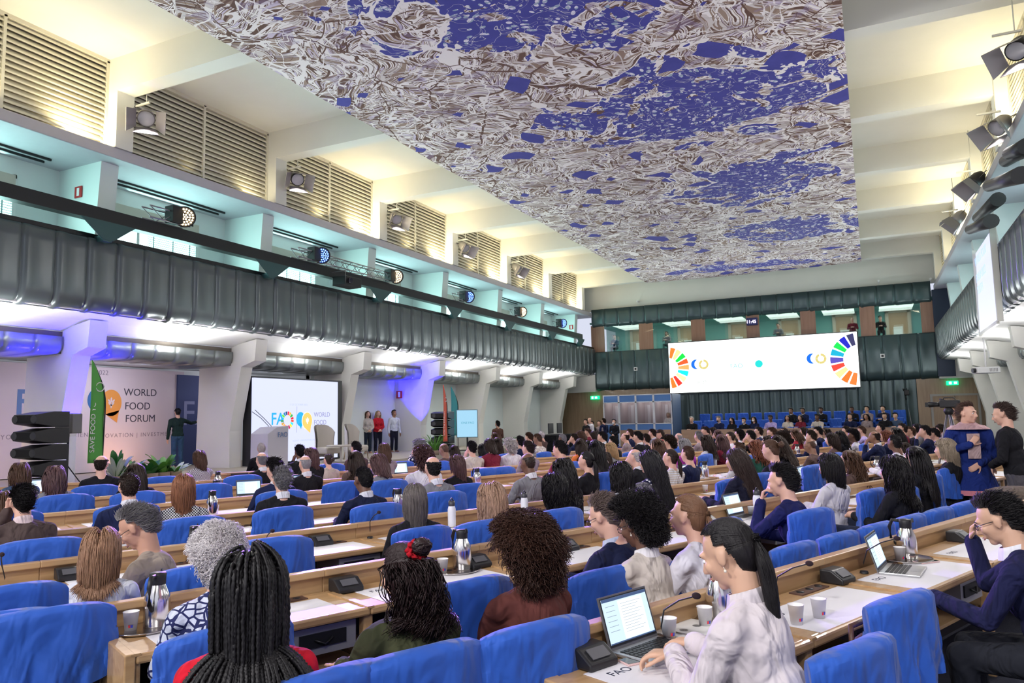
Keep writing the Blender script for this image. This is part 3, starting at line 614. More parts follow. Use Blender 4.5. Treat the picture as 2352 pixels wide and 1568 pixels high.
    if style == 'braids': prof = 1+.22*np.sin(np.arange(K)*2.6)[None, :, None]
    n = 3 if style != 'braids' else 5; rings = []
    for q in range(n): a = 2*math.pi*q/n; rings.append(P+rad*prof*(math.cos(a)*A+math.sin(a)*B))
    VV = np.stack(rings, 2); idx = np.arange(N*K*n).reshape(N, K, n); j2 = np.roll(idx, -1, axis=2)
    Q = np.stack([idx[:, :-1], idx[:, 1:], j2[:, 1:], j2[:, :-1]], -1).reshape(-1, 4); V.add(VV.reshape(-1, 3), [Q], 0, True)
    # scalp cap
    NU, NW = (129, 64) if near else (33, 16)
    u = np.linspace(0, 2*math.pi, NU); w = np.linspace(-1.05, math.pi/2, NW); D = np.stack([np.cos(w)[:, None]*np.cos(u), np.cos(w)[:, None]*np.sin(u), np.broadcast_to(np.sin(w)[:, None], (NW, NU))], -1)
    s = {'bald': 1.0, 'ring': 1.0, 'crop': 1.03, 'short': 1.05}.get(style, 1.06); Cp = c+D*er*s; x, y, z = D[..., 0], D[..., 1], D[..., 2]; Cp[..., 2] += np.where((z < .2) & (y < 0), (z-.2)*.042*np.clip(-y*1.6, 0, 1), 0)
    ok = ~((y > .10) & (z < .50+.28*np.clip(y, 0, 1))) & ~((np.abs(x) > .75) & (y > -.25) & (z < .12))
    ok &= ~((z < -.25) & (y > -.35))
    if style in ('bald', 'ring'): ok &= (z < .42)
    i = np.arange(NW-1)[:, None]*NU; j = np.arange(NU-1)[None]; Q = np.stack([i+j, i+j+1, i+NU+1+j, i+NU+j], -1).reshape(-1, 4); okf = ok.ravel()[Q].all(1); V.add(Cp.reshape(-1, 3), [Q[okf]], 0, True)
    return V.mesh('hair', [hairm((.02, .015, .013))])
HM = {}; PLACED = []
HDEF = {'short': dict(N=900, rad=.0045), 'bald': dict(N=60, rad=.004), 'ring': dict(N=500, rad=.004), 'crop': dict(N=900, rad=.004), 'afro': dict(N=900, rad=.007, L=.075), 'curly': dict(N=900, rad=.008, L=.085),
        'bob': dict(N=600, rad=.007, L=.24, vol=.1), 'long': dict(N=650, rad=.008, L=.50, vol=.08), 'mid': dict(N=600, rad=.008, L=.36, vol=.12, wave=.12), 'wavy': dict(N=650, rad=.008, L=.45, vol=.22, wave=.3),
        'pony': dict(N=500, rad=.007, L=.30), 'bun': dict(N=500, rad=.007, L=.1), 'cap': dict(N=300, rad=.005)}
def hair_far(style):
    if style not in HM:
        k = dict(HDEF[style]); st = {'bob': 'fall', 'long': 'fall', 'mid': 'fall', 'wavy': 'fall'}.get(style, style)
        if style == 'cap': st = 'crop'
        HM[style] = hair_mesh(st, seed=len(HM)+3, **k)
    return HM[style]
def setmat(o, i, m):
    o.material_slots[i].link = 'OBJECT'; o.material_slots[i].material = m
def person(P, face_dir, pose, skin, hair, hc, top, legs=(.02, .022, .03), label='', vox=.018, kind='plain', group=None, hmesh=None, face=True, longs=True, collar=None, glasses=False, floor=0., skirt=False, extra=None, fit=True):
    """P head centre in the world; face_dir heading in degrees (0 looks along +Y, positive to the left)"""
    sk, tp, tr, hcl, R = body_meshes(pose, vox, face, longs, skirt); rz = math.radians(face_dir)
    s = 1.0
    if fit: s = max(.86 if pose.get('stand') or P[2] < 1.06 else .97, min(1.10, (P[2]-floor)/hcl[2]))
    rot = np.array(Euler((0, 0, rz)).to_matrix()); base = np.array(P)-rot@(hcl*s); base[2] = floor if s > (P[2]-floor)/hcl[2]*.999 and pose.get('stand') else max(floor-.10, min(floor, P[2]-hcl[2]*s))
    o = bpy.data.objects.new('person', sk.copy() if False else sk); COL.objects.link(o); o.location = base; o.rotation_euler = (0, 0, rz); o.scale = (s, s, s)
    setmat(o, 0, skinm(skin))
    def kid(name, me, m, M=None):
        c = bpy.data.objects.new(name, me); COL.objects.link(c); c.parent = o
        if M is not None: c.matrix_local = M
        if not me.materials: me.materials.append(m)
        setmat(c, 0, m); return c
    kid('jacket' if collar else 'shirt', tp, cloth(top, kind)); kid('trousers', tr, cloth(legs))
    HM_ = Matrix.Translation(hcl)@Matrix(R).to_4x4()
    if hair and hair != 'none':
        kid('hair', hmesh or hair_far(hair), hairm(hc), HM_)
    if hair == 'cap':
        if 'capm' not in HM:
            m = MB(); m.lathe([(.001, .128), (.05, .118), (.088, .07), (.093, .045), (.088, .045)], 20, (0, -.012, 0)); m.grid(np.array([[(.07*math.sin(a)*q, .07+.06*math.cos(a)*q, .055-.02*q) for a in np.linspace(-1.3, 1.3, 9)] for q in (.6, 1., 1.25)])); HM['capm'] = m.mesh('cap', [cloth((.3, .3, .35))])
        kid('cap', HM['capm'], cloth(hc), HM_)
    if collar:
        if 'colm' not in HM:
            m = MB(); u = np.linspace(0, 2*math.pi, 21); m.grid(np.array([[(.070*math.cos(a)*q, .068*math.sin(a)*q-.0, z-.022*math.sin(a)) for a in u] for q, z in ((1.08, -.03), (1.0, .012), (.96, .035), (.90, .035))])); HM['colm'] = m.mesh('shirt_collar', [cloth((.8, .8, .82))])
        kid('shirt_collar', HM['colm'], cloth(collar), Matrix.Translation((0, hcl[1]-.062, hcl[2]-.155)))
    if glasses:
        if 'glm' not in HM:
            m = MB(); bk = 0
            for s_ in (-1, 1):
                a = np.linspace(0, 2*math.pi, 19)[:-1]; a = np.append(a, a[0]); m.tube([(s_*.031+.023*math.cos(q), .101, .002+.017*math.sin(q)) for q in a], .0022, 5, 0, False); m.tube([(s_*.054, .099, .006), (s_*.080, .04, .008), (s_*.082, -.01, .004)], .002, 5)
            m.tube([(-.008, .104, .006), (.008, .104, .006)], .002, 5); HM['glm'] = m.mesh('glasses', [blackp])
        kid('glasses', HM['glm'], blackp, HM_)
    if extra: extra(o, hcl, R, HM_, kid)
    PLACED.append(np.array((P[0], P[1]))); tag(o, label, 'person', group); return o
# ================================================================ seats, desks and things on them
TH = math.radians(23.5)                            # rows run 23.5 degrees right of the hall axis
TV = np.array((math.sin(TH), math.cos(TH), 0)); NV = np.array((math.cos(TH), -math.sin(TH), 0))
FACE = math.degrees(math.atan2(NV[0], -NV[1]*-1*-1)) if False else 66.5   # people face -NV: heading 66.5 degrees left of +Y
blue = mat('slipcover_blue', (.016, .100, .50), .74, bump=(2.6, 1.3, (1.6, 1.6, .6)), var=.10, vscale=4, sheen=.12)
folds(blue, .07)
navy = mat('chair_navy', (.012, .018, .045), .9, bump=(200, .3, (1, 1, 1)))
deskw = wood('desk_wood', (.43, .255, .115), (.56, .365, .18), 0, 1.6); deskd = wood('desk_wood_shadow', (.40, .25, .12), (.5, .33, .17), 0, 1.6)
paper = mat('placemat_paper', (.80, .79, .82), .6); white = mat('white', (.82, .82, .82), .5); chrome = mat('chrome', (.75, .72, .70), .16, 1.)
navyink = mat('ink', (.02, .025, .06), .6); dark = mat('under_desk_shade', (.02, .017, .018), .8); metal = mat('box_metal', (.42, .42, .45), .45, .5)
def make_chair():
    t = empty('conference_chair'); nz = 13; na = 17
    m = MB(); m.bb((-.27, -.24, .30), (.27, .26, .46)); m.build('seat', navy, t, bevel=.04)
    m = MB(); a = np.linspace(-.95, .95, na)
    def shell(z0, z1, r, th, y0): return np.array([[((r)*math.sin(q)*.92, y0-r*.42*math.cos(q)*1.0+.0, z) for q in a] for z in np.linspace(z0, z1, 5)])
    B = shell(.10, .62, .30, 0, -.12); m.grid(B[:, ::-1]); m.grid(B*np.array((.86, 1, 1))+np.array((0, .07, 0))); m.build('backrest', navy, t)
    for s in (-1, 1):
        m = MB(); m.bb((s*.25, -.20, .30), (s*.30, .16, .62)); m.build('armrest', navy, t, bevel=.02)
    m = MB(); m.lathe([(.001, .30), (.03, .30), (.03, .08), (.22, .03), (.24, 0), (.001, 0)], 20); m.build('base', black, t)
    # slipcover hanging over the top of the backrest
    rows = []; U = np.linspace(0, 1, 26)
    for u in U:
        if u < .44: z = .575+(.315)*(u/.44); off = -.050-.015*(1-u/.44)
        elif u < .60: k = (u-.44)/.16*math.pi; z = .89+.028*math.sin(k); off = -.050*math.cos(k)
        else: z = .89-.29*((u-.60)/.40); off = .050+.012*((u-.60)/.4)
        r = []
        for i, q in enumerate(np.linspace(-1.02, 1.02, 33)):
            fold = .011*math.sin(q*15+z*16)*max(0, (.86-z)*4)+.006*math.sin(q*31-z*40)*max(0, (.89-z)*4); edge = 1-.10*abs(q/1.02)**8
            R_ = .31+fold-off*-.0; x = R_*math.sin(q)*.93; y = -.11-.13*math.cos(q)*1.02+off*math.cos(q*.8)+fold; x += off*-1*math.sin(q*.8)*1.0
            zz = z-.035*abs(q/1.02)**3*(z > .8)+(-.02*math.cos(q*2.2) if z < .60 else 0); r.append((x, y, zz))
        rows.append(r)
    G = np.array(rows); m = MB(); m.grid(G[:, ::-1])
    for e in (0, -1):                              # close the two ends
        c = G[:, e]; n = len(c); h = n//2; m.grid(np.stack([c[:h], c[::-1][:h]], 1) if e == 0 else np.stack([c[::-1][:h], c[:h]], 1))
    m.build('slipcover', blue, t); return t
CHAIR = [make_chair(), False]
def chair(px, py, dz=.905, rz=None, label='blue slipcovered conference chair', off=(0, 0), group='blue slipcovered conference chairs', P=None):
    """px, py: middle of the top edge of the cover"""
    p = on(px, py, 2, dz) if P is None else np.array(P); rz = FACE if rz is None else rz; o = CHAIR[0] if not CHAIR[1] else copy_tree(CHAIR[0]); CHAIR[1] = True
    q = np.array(Euler((0, 0, math.radians(rz))).to_matrix())@np.array((0, -.24, 0)); o.location = (p[0]-q[0], p[1]-q[1], 0); o.rotation_euler = (0, 0, math.radians(rz)); tag(o, label, 'chair', group); return o
# local frame of a row: x along the row (away from the camera = TV), y towards the stage (-NV)
def rowM(s, n, z=0.): p = TV*s+NV*n; return Matrix(((TV[0], -NV[0], 0, p[0]), (TV[1], -NV[1], 0, p[1]), (0, 0, 1, z), (0, 0, 0, 1)))
LU = 1.15
def make_desk(end):
    t = empty('desk_unit'); m = MB(); m.bb((.0, -.52, .685), (LU-.0, -.02, .715)); m.build('worktop', deskw, t, bevel=.006)
    m = MB(); m.bb((0, -.0, .05), (LU, .03, .835)); m.bb((0, -.03, .80), (LU, .035, .84)); m.build('front_board', deskw, t, bevel=.006)
    MB().bb((.03, -.02, .05), (LU-.03, -.006, .66)).build('painted_shade_panel', dark, t)  # dark sheet added to paint the shade under the worktop
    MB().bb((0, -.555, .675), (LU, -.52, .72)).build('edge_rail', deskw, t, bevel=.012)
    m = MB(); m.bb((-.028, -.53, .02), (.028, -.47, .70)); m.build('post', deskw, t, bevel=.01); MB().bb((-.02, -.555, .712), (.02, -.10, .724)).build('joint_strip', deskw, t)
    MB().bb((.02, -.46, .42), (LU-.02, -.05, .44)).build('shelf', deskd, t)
    b = MB().bb((LU-.42, -.50, .52), (LU-.06, -.12, .66)).build('control_box', metal, t); m = MB(); m.bb((LU-.38, -.51, .56), (LU-.12, -.498, .63)); m.build('control_panel', blackp, b)
    m = MB(); m.tube([(LU-.3, -.515, .6), (LU-.25, -.53, .575), (LU-.2, -.515, .6)], .006, 6); m.build('earphone_cord', blackp, b)
    pl = MB().bb((LU*.5+.12, -.13, .715), (LU*.5+.42, -.05, .722)).build('socket_plate', mat('socket_brown', (.10, .05, .035), .5), t)
    for i in range(3): MB().lathe([(.001, .004), (.02, .004), (.022, 0)], 12, (LU*.5+.17+i*.10, -.09, .722)).build('socket', blackp, pl)
    if end:
        m = MB(); m.bb((-.045, -.555, 0), (.0, -.0, .725)); m.bb((-.045, -.06, 0), (0, .035, .84)); m.build('end_panel', deskw, t, bevel=.006)
    return t
DK = {}
def desk(s, n, end=False, lab=''):
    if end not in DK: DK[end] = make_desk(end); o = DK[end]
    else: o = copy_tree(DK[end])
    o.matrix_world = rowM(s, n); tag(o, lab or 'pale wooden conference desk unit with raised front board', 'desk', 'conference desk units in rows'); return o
def make_mat_():
    o = MB().bb((-.46, -.20, 0), (.46, .17, .002)).build('placemat', paper); text('FAO', .062, TR(-.40, .07, .0025), navyink, o, 'printed_lettering', ext=.0003); return o
PM = [make_mat_(), False]
def placemat(s, n, dx=0, lab=''):
    o = PM[0] if not PM[1] else copy_tree(PM[0]); PM[1] = True; o.matrix_world = rowM(s+dx, n, .716)@TR(0, -.33, 0); tag(o, lab or 'white FAO placemat', 'placemat', 'white placemats on the desks'); return o
def make_micbox():
    t = empty('microphone_console'); M = FR((-.08, 0, 0), (0, 1, 0), (0, 0, 1)); m = MB(); m.prism([(-.07, 0), (.07, 0), (.07, .075), (.0, .075), (-.07, .028)], .16, M); m.build('console_body', blackp, t, bevel=.008)
    MB().box((0, 0, 0), (.10, .05, .004), 0, TR(0, -.036, .055, rx=math.radians(34))).build('button_panel', mat('grey_plastic', (.10, .10, .11), .4), t)
    return t
def gooseneck():
    t = empty('gooseneck_microphone'); pts = [(0, 0, 0), (0, 0, .06), (.03, -.03, .14), (.12, -.07, .20), (.21, -.10, .235)]
    pts = np.array(pts); k = np.linspace(0, 4, 17); P = np.stack([np.interp(k, range(5), pts[:, i]) for i in range(3)], 1); MB().tube(P, .0038, 6).build('stem', blackp, t); MB().sph(P[-1], (.020, .014, .014), (12, 8)).build('capsule', mat('mic_foam', (.02, .008, .012), .9), t); MB().lathe([(.001, .012), (.022, .012), (.026, 0)], 14).build('base', blackp, t); return t
def make_thermos():
    t = empty('vacuum_jug'); m = MB(); m.lathe([(.001, 0), (.060, 0), (.062, .01), (.062, .12), (.056, .155), (.040, .19), (.036, .20)], 28); m.build('body', chrome, t)
    m = MB(); m.lathe([(.037, .20), (.038, .225), (.040, .25), (.036, .256), (.001, .258)], 24); m.prism([(-.012, .24), (.012, .24), (.0, .268)], .012, FR((.0, .052, 0), (1, 0, 0), (0, 0, 1))); m.build('lid', blackp, t)
    m = MB(); m.tube([(0, -.036, .245), (0, -.085, .245), (0, -.105, .20), (0, -.098, .12), (0, -.066, .085)], [.011, .012, .012, .011, .008], 8); m.build('handle', blackp, t); return t
def make_cup():
    t = empty('paper_cup'); m = MB(); m.lathe([(.001, .002), (.025, .002), (.026, 0), (.0365, .090), (.038, .0905), (.035, .0895), (.025, .006), (.001, .006)], 24); m.build('cup_wall', mat('cup_white', (.85, .84, .84), .5), t)
    m = MB(); m.grid(np.array([[(math.cos(a)*r, math.sin(a)*r, z) for a in np.linspace(-2.2, -1.9, 4)] for r, z in ((.0285, .018), (.0305, .032))])); m.build('red_mark', mat('mark_red', (.7, .04, .06), .5), t)
    m = MB(); m.grid(np.array([[(math.cos(a)*r, math.sin(a)*r, z) for a in np.linspace(-1.88, -1.5, 4)] for r, z in ((.0285, .018), (.0305, .032))])); m.build('blue_mark', mat('mark_blue', (.06, .08, .5), .5), t); return t
def make_tray(): return MB().lathe([(.001, .004), (.15, .004), (.165, .010), (.170, .016), (.172, .012), (.155, 0), (.001, 0)], 32).build('serving_tray', mat('tray_steel', (.5, .47, .45), .22, 1.))
def screen_mat(name, kind):
    if name in MATS: return MATS[name]
    return emis(name, kind[0], kind[1])
def make_laptop(closed=False):
    t = empty('laptop'); sil = mat('laptop_silver', (.50, .50, .51), .35, .7); b = MB().bb((-.162, -.112, 0), (.162, .112, .014)).build('keyboard_base', sil, t, bevel=.004)
    m = MB()
    for r in range(5):
        for c in range(12): m.box((-.132+c*.024, .07-r*.023, .0155), (.019, .018, .003))
    m.build('keys', blackp, b); MB().bb((-.05, -.10, .0145), (.05, -.045, .0152)).build('touchpad', mat('pad', (.4, .4, .41), .3), b)
    A = Euler((math.radians(-17), 0, 0)).to_matrix().to_4x4(); L = Matrix.Translation((0, .112, .012))@A
    d = MB().bb((-.162, -.0, 0), (.162, .007, .215), 0, L).build('display_lid', mat('lid_grey', (.16, .16, .165), .4, .4), t)
    d2 = MB().bb((-.155, -.0016, .012), (.155, -.0002, .208), 0, L).build('display_bezel', blackp, d)
    MB().bb((-.150, -.0030, .022), (.150, -.0018, .203), 0, L).build('display_screen', emis('screen_doc', (.52, .66, .80), .95), d)
    MB().bb((-.150, -.0042, .190), (.150, -.0032, .203), 0, L).build('title_bar', emis('screen_bar', (.05, .09, .20), .8), d); MB().bb((-.150, -.0042, .022), (.150, -.0032, .027), 0, L).build('task_bar', emis('screen_bar'), d)
    m = MB(); m.bb((-.05, -.0042, .030), (.115, -.0032, .185), 0, L); m.build('document_page', emis('screen_page', (.74, .82, .88), 1.0), d); m = MB()
    for i in range(11): m.bb((-.035, -.0052, .170-i*.0115), (.10-.02*(i % 3), -.0044, .1715-i*.0115), 0, L)
    for i in range(6): m.bb((-.135, -.0048, .17-i*.02), (-.075, -.0040, .172-i*.02), 0, L)
    m.build('text_lines', emis('screen_text', (.35, .42, .5), .6), d); return t
def make_bottle():
    t = empty('water_bottle'); MB().lathe([(.001, 0), (.036, 0), (.037, .01), (.037, .16), (.030, .185), (.026, .19)], 20).build('body', mat('bottle_white', (.75, .76, .82), .4), t)
    m = MB(); m.lathe([(.028, .19), (.030, .20), (.030, .235), (.001, .24)], 18); m.tube([(-.022, 0, .235), (0, 0, .262), (.022, 0, .235)], .006, 6); m.build('cap', mat('bottle_cap', (.05, .05, .06), .4), t); return t
def make_plate():
    t = empty('name_sign'); m = MB(); m.prism([(-.045, 0), (.045, 0), (0, .11)], .30, FR((-.15, 0, 0), (0, 1, 0), (0, 0, 1))); m.build('sign_body', mat('sign_dark', (.03, .02, .03), .5), t)
    return t
PROTO = {}
def prop(kind, fn, M, label, cat, group=None):
    if kind not in PROTO: PROTO[kind] = fn(); o = PROTO[kind]
    else: o = copy_tree(PROTO[kind])
    o.matrix_world = M if isinstance(M, Matrix) else Matrix(M); tag(o, label, cat, group); return o
def at_desk(px, py, z=.716, rz=None, **k):
    p = on(px, py, 2, z); return TR(p[0], p[1], p[2], math.radians(FACE if rz is None else rz), **k)

# ---------------------------------------------------------------- the rows of desks
ROWS = [(-2.25, 2.02, 9.5), (-4.15, .93, 17), (-5.78, -1.4, 19), (-7.38, -2.6, 21), (-8.95, -3, 22), (-10.5, -3, 23), (-12.0, -3, 24), (-13.5, -2, 24)]
used = []; ROWI = [r[0] for r in ROWS]; cnt = {}
def snap(P, off, lo=8.):
    'slide a seated head or chair along its sight line onto the seat line behind the nearest desk row'
    d = P-CAM; h = math.hypot(d[0], d[1])
    if h < lo: return P
    n0 = P@NV; best = min((r+off for r in ROWI), key=lambda v: abs(v-n0)); k = d@NV
    if abs(best-n0) > .9 or abs(k) < .25*h: return P
    return P+d*((best-n0)/k)
for n, s0, s1 in ROWS:
    k = 0; s = s0
    while s < s1:
        c = TV*(s+LU/2)+NV*n; u, v, z = proj((c[0], c[1], .8)); vis = z > 0 and -260 < u < 2560 and c[1] < 34
        if vis:
            rn = ['nearest', '2nd', '3rd', '4th', '5th', '6th', '7th', '8th'][ROWI.index(n)]; kk = cnt.setdefault(n, 0)+1; cnt[n] = kk; od = '%d%s' % (kk, {1: 'st', 2: 'nd', 3: 'rd'}.get(kk if kk < 20 else kk % 10, 'th'))
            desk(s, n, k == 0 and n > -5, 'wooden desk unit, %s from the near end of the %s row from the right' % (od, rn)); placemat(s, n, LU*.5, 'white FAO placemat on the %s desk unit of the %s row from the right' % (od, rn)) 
            d = z; used.append((s, n, d))
        s += LU; k += 1
# ---------------------------------------------------------------- chairs: middle of the top edge of each cover
CHL = [(975, 1492), (1242, 1432), (-22, 1412), (108, 1400), (530, 1440), (2085, 1367), (1980, 1478), (1078, 1335), (1618, 1274), (1402, 1306), (625, 1238), (975, 1212), (1290, 1170), (95, 1240), (440, 1190),
 (655, 1166), (870, 1158), (1115, 1197), (8, 1350), (462, 1300), (150, 1137), (318, 1130), (295, 1160), (375, 1095), (222, 1115), (650, 1128), (480, 1112), (790, 1107), (895, 1103), (1020, 1130), (1078, 1112), (925, 1060),
 (1116, 1049), (1166, 1042), (1252, 1038), (1118, 1076), (1157, 1073), (1313, 1061), (1682, 1101), (1752, 1087), (1625, 1043), (1872, 1068), (1987, 1018), (1872, 1170), (2012, 1123), (2085, 1120), (2140, 1091), (2187, 1073), (1662, 1194), (740, 1548),
 (15, 1176), (560, 1092), (1450, 1038), (1340, 1047), (760, 1066), (1010, 1060), (1720, 1046), (1925, 1040), (2080, 1000), (1905, 1012), (1560, 1026), (1400, 1085)]
for px, py in CHL:
    d = on(px, py, 2, .905); rz = FACE if d[1] < 15 else FACE+8
    if px in (1618, 1402, 975, 1242, -22, 108, 530, 2085, 1980, 740): z_ = .905
    else:                                          # backs stand close to the raised board behind them
        e = on(px, py, 2, .985); fr = [r-.13 for r in ROWI if r-.13 > d@NV]; lim = min(fr) if fr else 9; t_ = 1. if e@NV <= lim else max(0, (lim-d@NV)/(e@NV-d@NV)); d = d+(e-d)*t_; z_ = d[2]
    c_ =  chair(px, py, P=d, rz=rz+((px*7+py*3) % 13-6), label='conference chair with a loose blue slipcover over its backrest'); c_.scale = (1, 1, z_/.905)
for i, s in enumerate((3.95, 4.55, 5.15, 5.75, 6.35, 6.95, 7.55)):
    chair(0, 0, P=TV*s+NV*(-2.50), label='blue slipcovered chair backed against the raised board of the nearest right desk row').scale = (1, 1, .955)
# ================================================================ the audience
HC = dict(k=(.011, .009, .010), d=(.030, .017, .012), b=(.085, .042, .024), a=(.20, .065, .035), g=(.26, .25, .26), w=(.60, .56, .54), l=(.40, .26, .13), s=(.36, .29, .21), p=(.10, .05, .05))
HN = dict(k='black', d='dark brown', b='brown', a='auburn', g='grey', w='white', l='blond', s='greyish blond', p='reddish brown')
SN = {'short': 'short {} hair', 'bald': 'a balding head with {} hair', 'ring': 'thinning {} hair', 'crop': 'cropped {} hair', 'afro': '{} afro hair', 'curly': 'curly {} hair', 'bob': 'a {} bob', 'long': 'long {} hair', 'mid': 'shoulder length {} hair', 'wavy': 'wavy {} hair', 'pony': 'a {} ponytail', 'bun': 'a {} bun', 'cap': 'a {} cap'}
CC = dict(black=(.012, .012, .015), navy=(.012, .018, .06), grey=(.22, .22, .24), white=(.75, .73, .78), beige=(.50, .42, .36), brown=(.11, .07, .06), red=(.38, .03, .045), orange=(.75, .20, .05), lilac=(.48, .40, .75), blue=(.06, .10, .38), taupe=(.30, .24, .25), olive=(.09, .09, .045), cream=(.62, .55, .48), magenta=(.45, .05, .38), maroon=(.20, .02, .04), green=(.03, .12, .09), denim=(.06, .10, .18))
FAR = [dict(), dict(pitch=12), dict(fem=1), dict(fem=1, arms='lap', pitch=5), dict(arms=('chin', 'desk'), lean=.16, pitch=10), dict(fem=1, arms=('desk', 'chin'), lean=.14, pitch=8), dict(hy=18, fem=1), dict(hy=-16), dict(lean=.2, pitch=20), dict(fem=1, lean=.2, pitch=20)]
FEMH = ('bob', 'long', 'mid', 'wavy', 'pony', 'bun')
CROWD = []
def crowd(x, y, st, hc, top, sk='l', z=1.17, dz=0, kind='plain', pose=None, where='', d=None, plus=''):
    CROWD.append((x, y, st, hc, top, sk, z, kind, pose, where, d, plus, dz))
# x, y of the head centre in the photograph
L1 = 'before the stage screen'; L2 = 'below the stage plants'; L3 = 'below the standing screen'; L4 = 'before the interpreter booths'; L5 = 'below the big screen'; L6 = 'in the far right rows'
for a in [
 (600, 1031, 'crop', 'w', 'black', L1), (600, 1056, 'ring', 'g', 'black', L1), (687, 1039, 'short', 'k', 'black', L1, 'd'), (713, 1046, 'bob', 'p', 'black', L1), (700, 1065, 'bald', 'g', 'black', L1), (753, 1057, 'bun', 'd', 'beige', L1), (816, 1031, 'short', 'k', 'brown', L1), (882, 1035, 'bob', 'b', 'taupe', L1),
 (869, 1066, 'bob', 'p', 'grey', L1), (962, 1026, 'curly', 'g', 'navy', L1, 'l', 'flowers'), (970, 1052, 'curly', 'p', 'white', L1), (629, 1080, 'short', 'k', 'navy', L1), (816, 1054, 'long', 'd', 'brown', L1),
 (45, 1084, 'mid', 'b', 'denim', L2), (125, 1094, 'mid', 'p', 'grey', L2), (233, 1066, 'ring', 'd', 'black', L2), (310, 1086, 'long', 'd', 'black', L2), (295, 1118, 'crop', 'd', 'navy', L2), (457, 1052, 'bob', 'b', 'white', L2, 'l', 'check'),
 (993, 1074, 'ring', 'k', 'grey', L3), (1048, 1066, 'bob', 'p', 'black', L3), (1019, 1033, 'bald', 'b', 'brown', L3, 'b'), (1042, 1034, 'long', 'd', 'white', L3), (1082, 1030, 'short', 'k', 'cream', L3), (1106, 1030, 'long', 'k', 'navy', L3), (1124, 1023, 'bob', 'd', 'maroon', L3), (1140, 1016, 'long', 'd', 'brown', L3), (1193, 1015, 'short', 'k', 'navy', L3), (1214, 1005, 'short', 'b', 'black', L3), (1234, 1009, 'crop', 'b', 'cream', L3, 'b', 'flowers'), (1243, 1000, 'cap', 'w', 'brown', L3), (1211, 1031, 'short', 'd', 'taupe', L3), (1211, 1064, 'bald', 'd', 'grey', L3, 'd'), (1170, 1024, 'curly', 'w', 'white', L3), (1135, 1002, 'long', 'b', 'brown', L3),
 (1291, 1009, 'crop', 'g', 'navy', L4, 'd'), (1284, 1034, 'short', 'k', 'maroon', L4), (1291, 1080, 'mid', 'k', 'black', L4), (1332, 1022, 'long', 'd', 'orange', L4), (1351, 1024, 'long', 'k', 'navy', L4), (1366, 1028, 'long', 'k', 'taupe', L4), (1345, 1059, 'pony', 'k', 'black', L4), (1402, 1031, 'bob', 'l', 'grey', L4), (1391, 1053, 'bob', 'd', 'taupe', L4), (1381, 1004, 'short', 'k', 'black', L4), (1407, 1016, 'short', 'k', 'black', L4), (1334, 999, 'bob', 'b', 'red', L4), (1349, 993, 'short', 'b', 'maroon', L4), (1364, 1001, 'bob', 'd', 'orange', L4), (1435, 1004, 'ring', 'd', 'taupe', L4), (1464, 1005, 'short', 'k', 'black', L4), (1483, 1008, 'short', 'd', 'black', L4), (1516, 997, 'cap', 'd', 'red', L4), (1508, 1023, 'long', 'b', 'black', L4), (1534, 1016, 'curly', 'd', 'black', L4), (1558, 1005, 'bald', 'g', 'taupe', L4), (1571, 1023, 'bob', 'g', 'magenta', L4), (1578, 1044, 'crop', 'b', 'navy', L4), (1538, 1052, 'pony', 'd', 'cream', L4, 'l', 'stripe'), (1457, 1051, 'ring', 'w', 'black', L4), (1445, 996, 'short', 'b', 'navy', L4), (1497, 996, 'short', 'd', 'grey', L4), (1317, 1008, 'short', 'd', 'navy', L4),
 (1621, 1014, 'mid', 'd', 'white', L5), (1619, 991, 'short', 'd', 'black', L5), (1647, 998, 'long', 'p', 'grey', L5), (1655, 1012, 'long', 'p', 'maroon', L5), (1676, 1004, 'pony', 'd', 'white', L5), (1695, 998, 'curly', 'k', 'white', L5), (1722, 1002, 'short', 'k', 'black', L5), (1695, 1034, 'crop', 'b', 'white', L5), (1734, 1028, 'wavy', 'a', 'green', L5), (1762, 1014, 'mid', 'd', 'black', L5), (1769, 1034, 'bun', 'b', 'black', L5), (1784, 1016, 'long', 'd', 'black', L5), (1771, 995, 'short', 'b', 'maroon', L5), (1800, 992, 'bun', 'd', 'orange', L5), (1797, 1008, 'afro', 'd', 'grey', L5, 'd'), (1824, 997, 'long', 'b', 'red', L5), (1861, 1003, 'short', 'd', 'navy', L5), (1859, 1024, 'bald', 'b', 'brown', L5, 'b'), (1877, 992, 'short', 'k', 'navy', L5), (1896, 992, 'long', 'd', 'white', L5), (1811, 1011, 'afro', 'k', 'taupe', L5, 'd'), (1603, 1003, 'short', 'g', 'taupe', L5), (1740, 992, 'short', 'd', 'navy', L5), (1845, 990, 'bob', 'd', 'white', L5), (1636, 990, 'bob', 'd', 'navy', L5),
 (1927, 1001, 'mid', 'k', 'black', L6), (1977, 990, 'short', 'b', 'lilac', L6), (1957, 1001, 'afro', 'k', 'white', L6, 'd'), (2007, 1004, 'ring', 'd', 'navy', L6, 'b'), (2033, 1002, 'bob', 'a', 'navy', L6), (2056, 995, 'long', 'k', 'black', L6), (2053, 1017, 'crop', 'k', 'white', L6, 'd'), (2090, 992, 'short', 'b', 'black', L6), (2122, 992, 'short', 'k', 'navy', L6), (2144, 998, 'short', 'k', 'blue', L6), (2077, 1029, 'mid', 'd', 'grey', L6), (2100, 1050, 'long', 'k', 'black', L6), (1948, 1056, 'wavy', 'b', 'brown', L6), (2159, 984, 'bob', 'd', 'taupe', L6), (1942, 990, 'short', 'd', 'brown', L6), (2070, 985, 'short', 'd', 'maroon', L6), (2020, 984, 'short', 'k', 'navy', L6), (2105, 984, 'bob', 'k', 'grey', L6), (1910, 1010, 'bob', 'd', 'brown', L6)]:
    crowd(a[0], a[1], a[2], a[3], a[4], a[6] if len(a) > 6 else 'l', kind=a[7] if len(a) > 7 else 'plain', where=a[5])
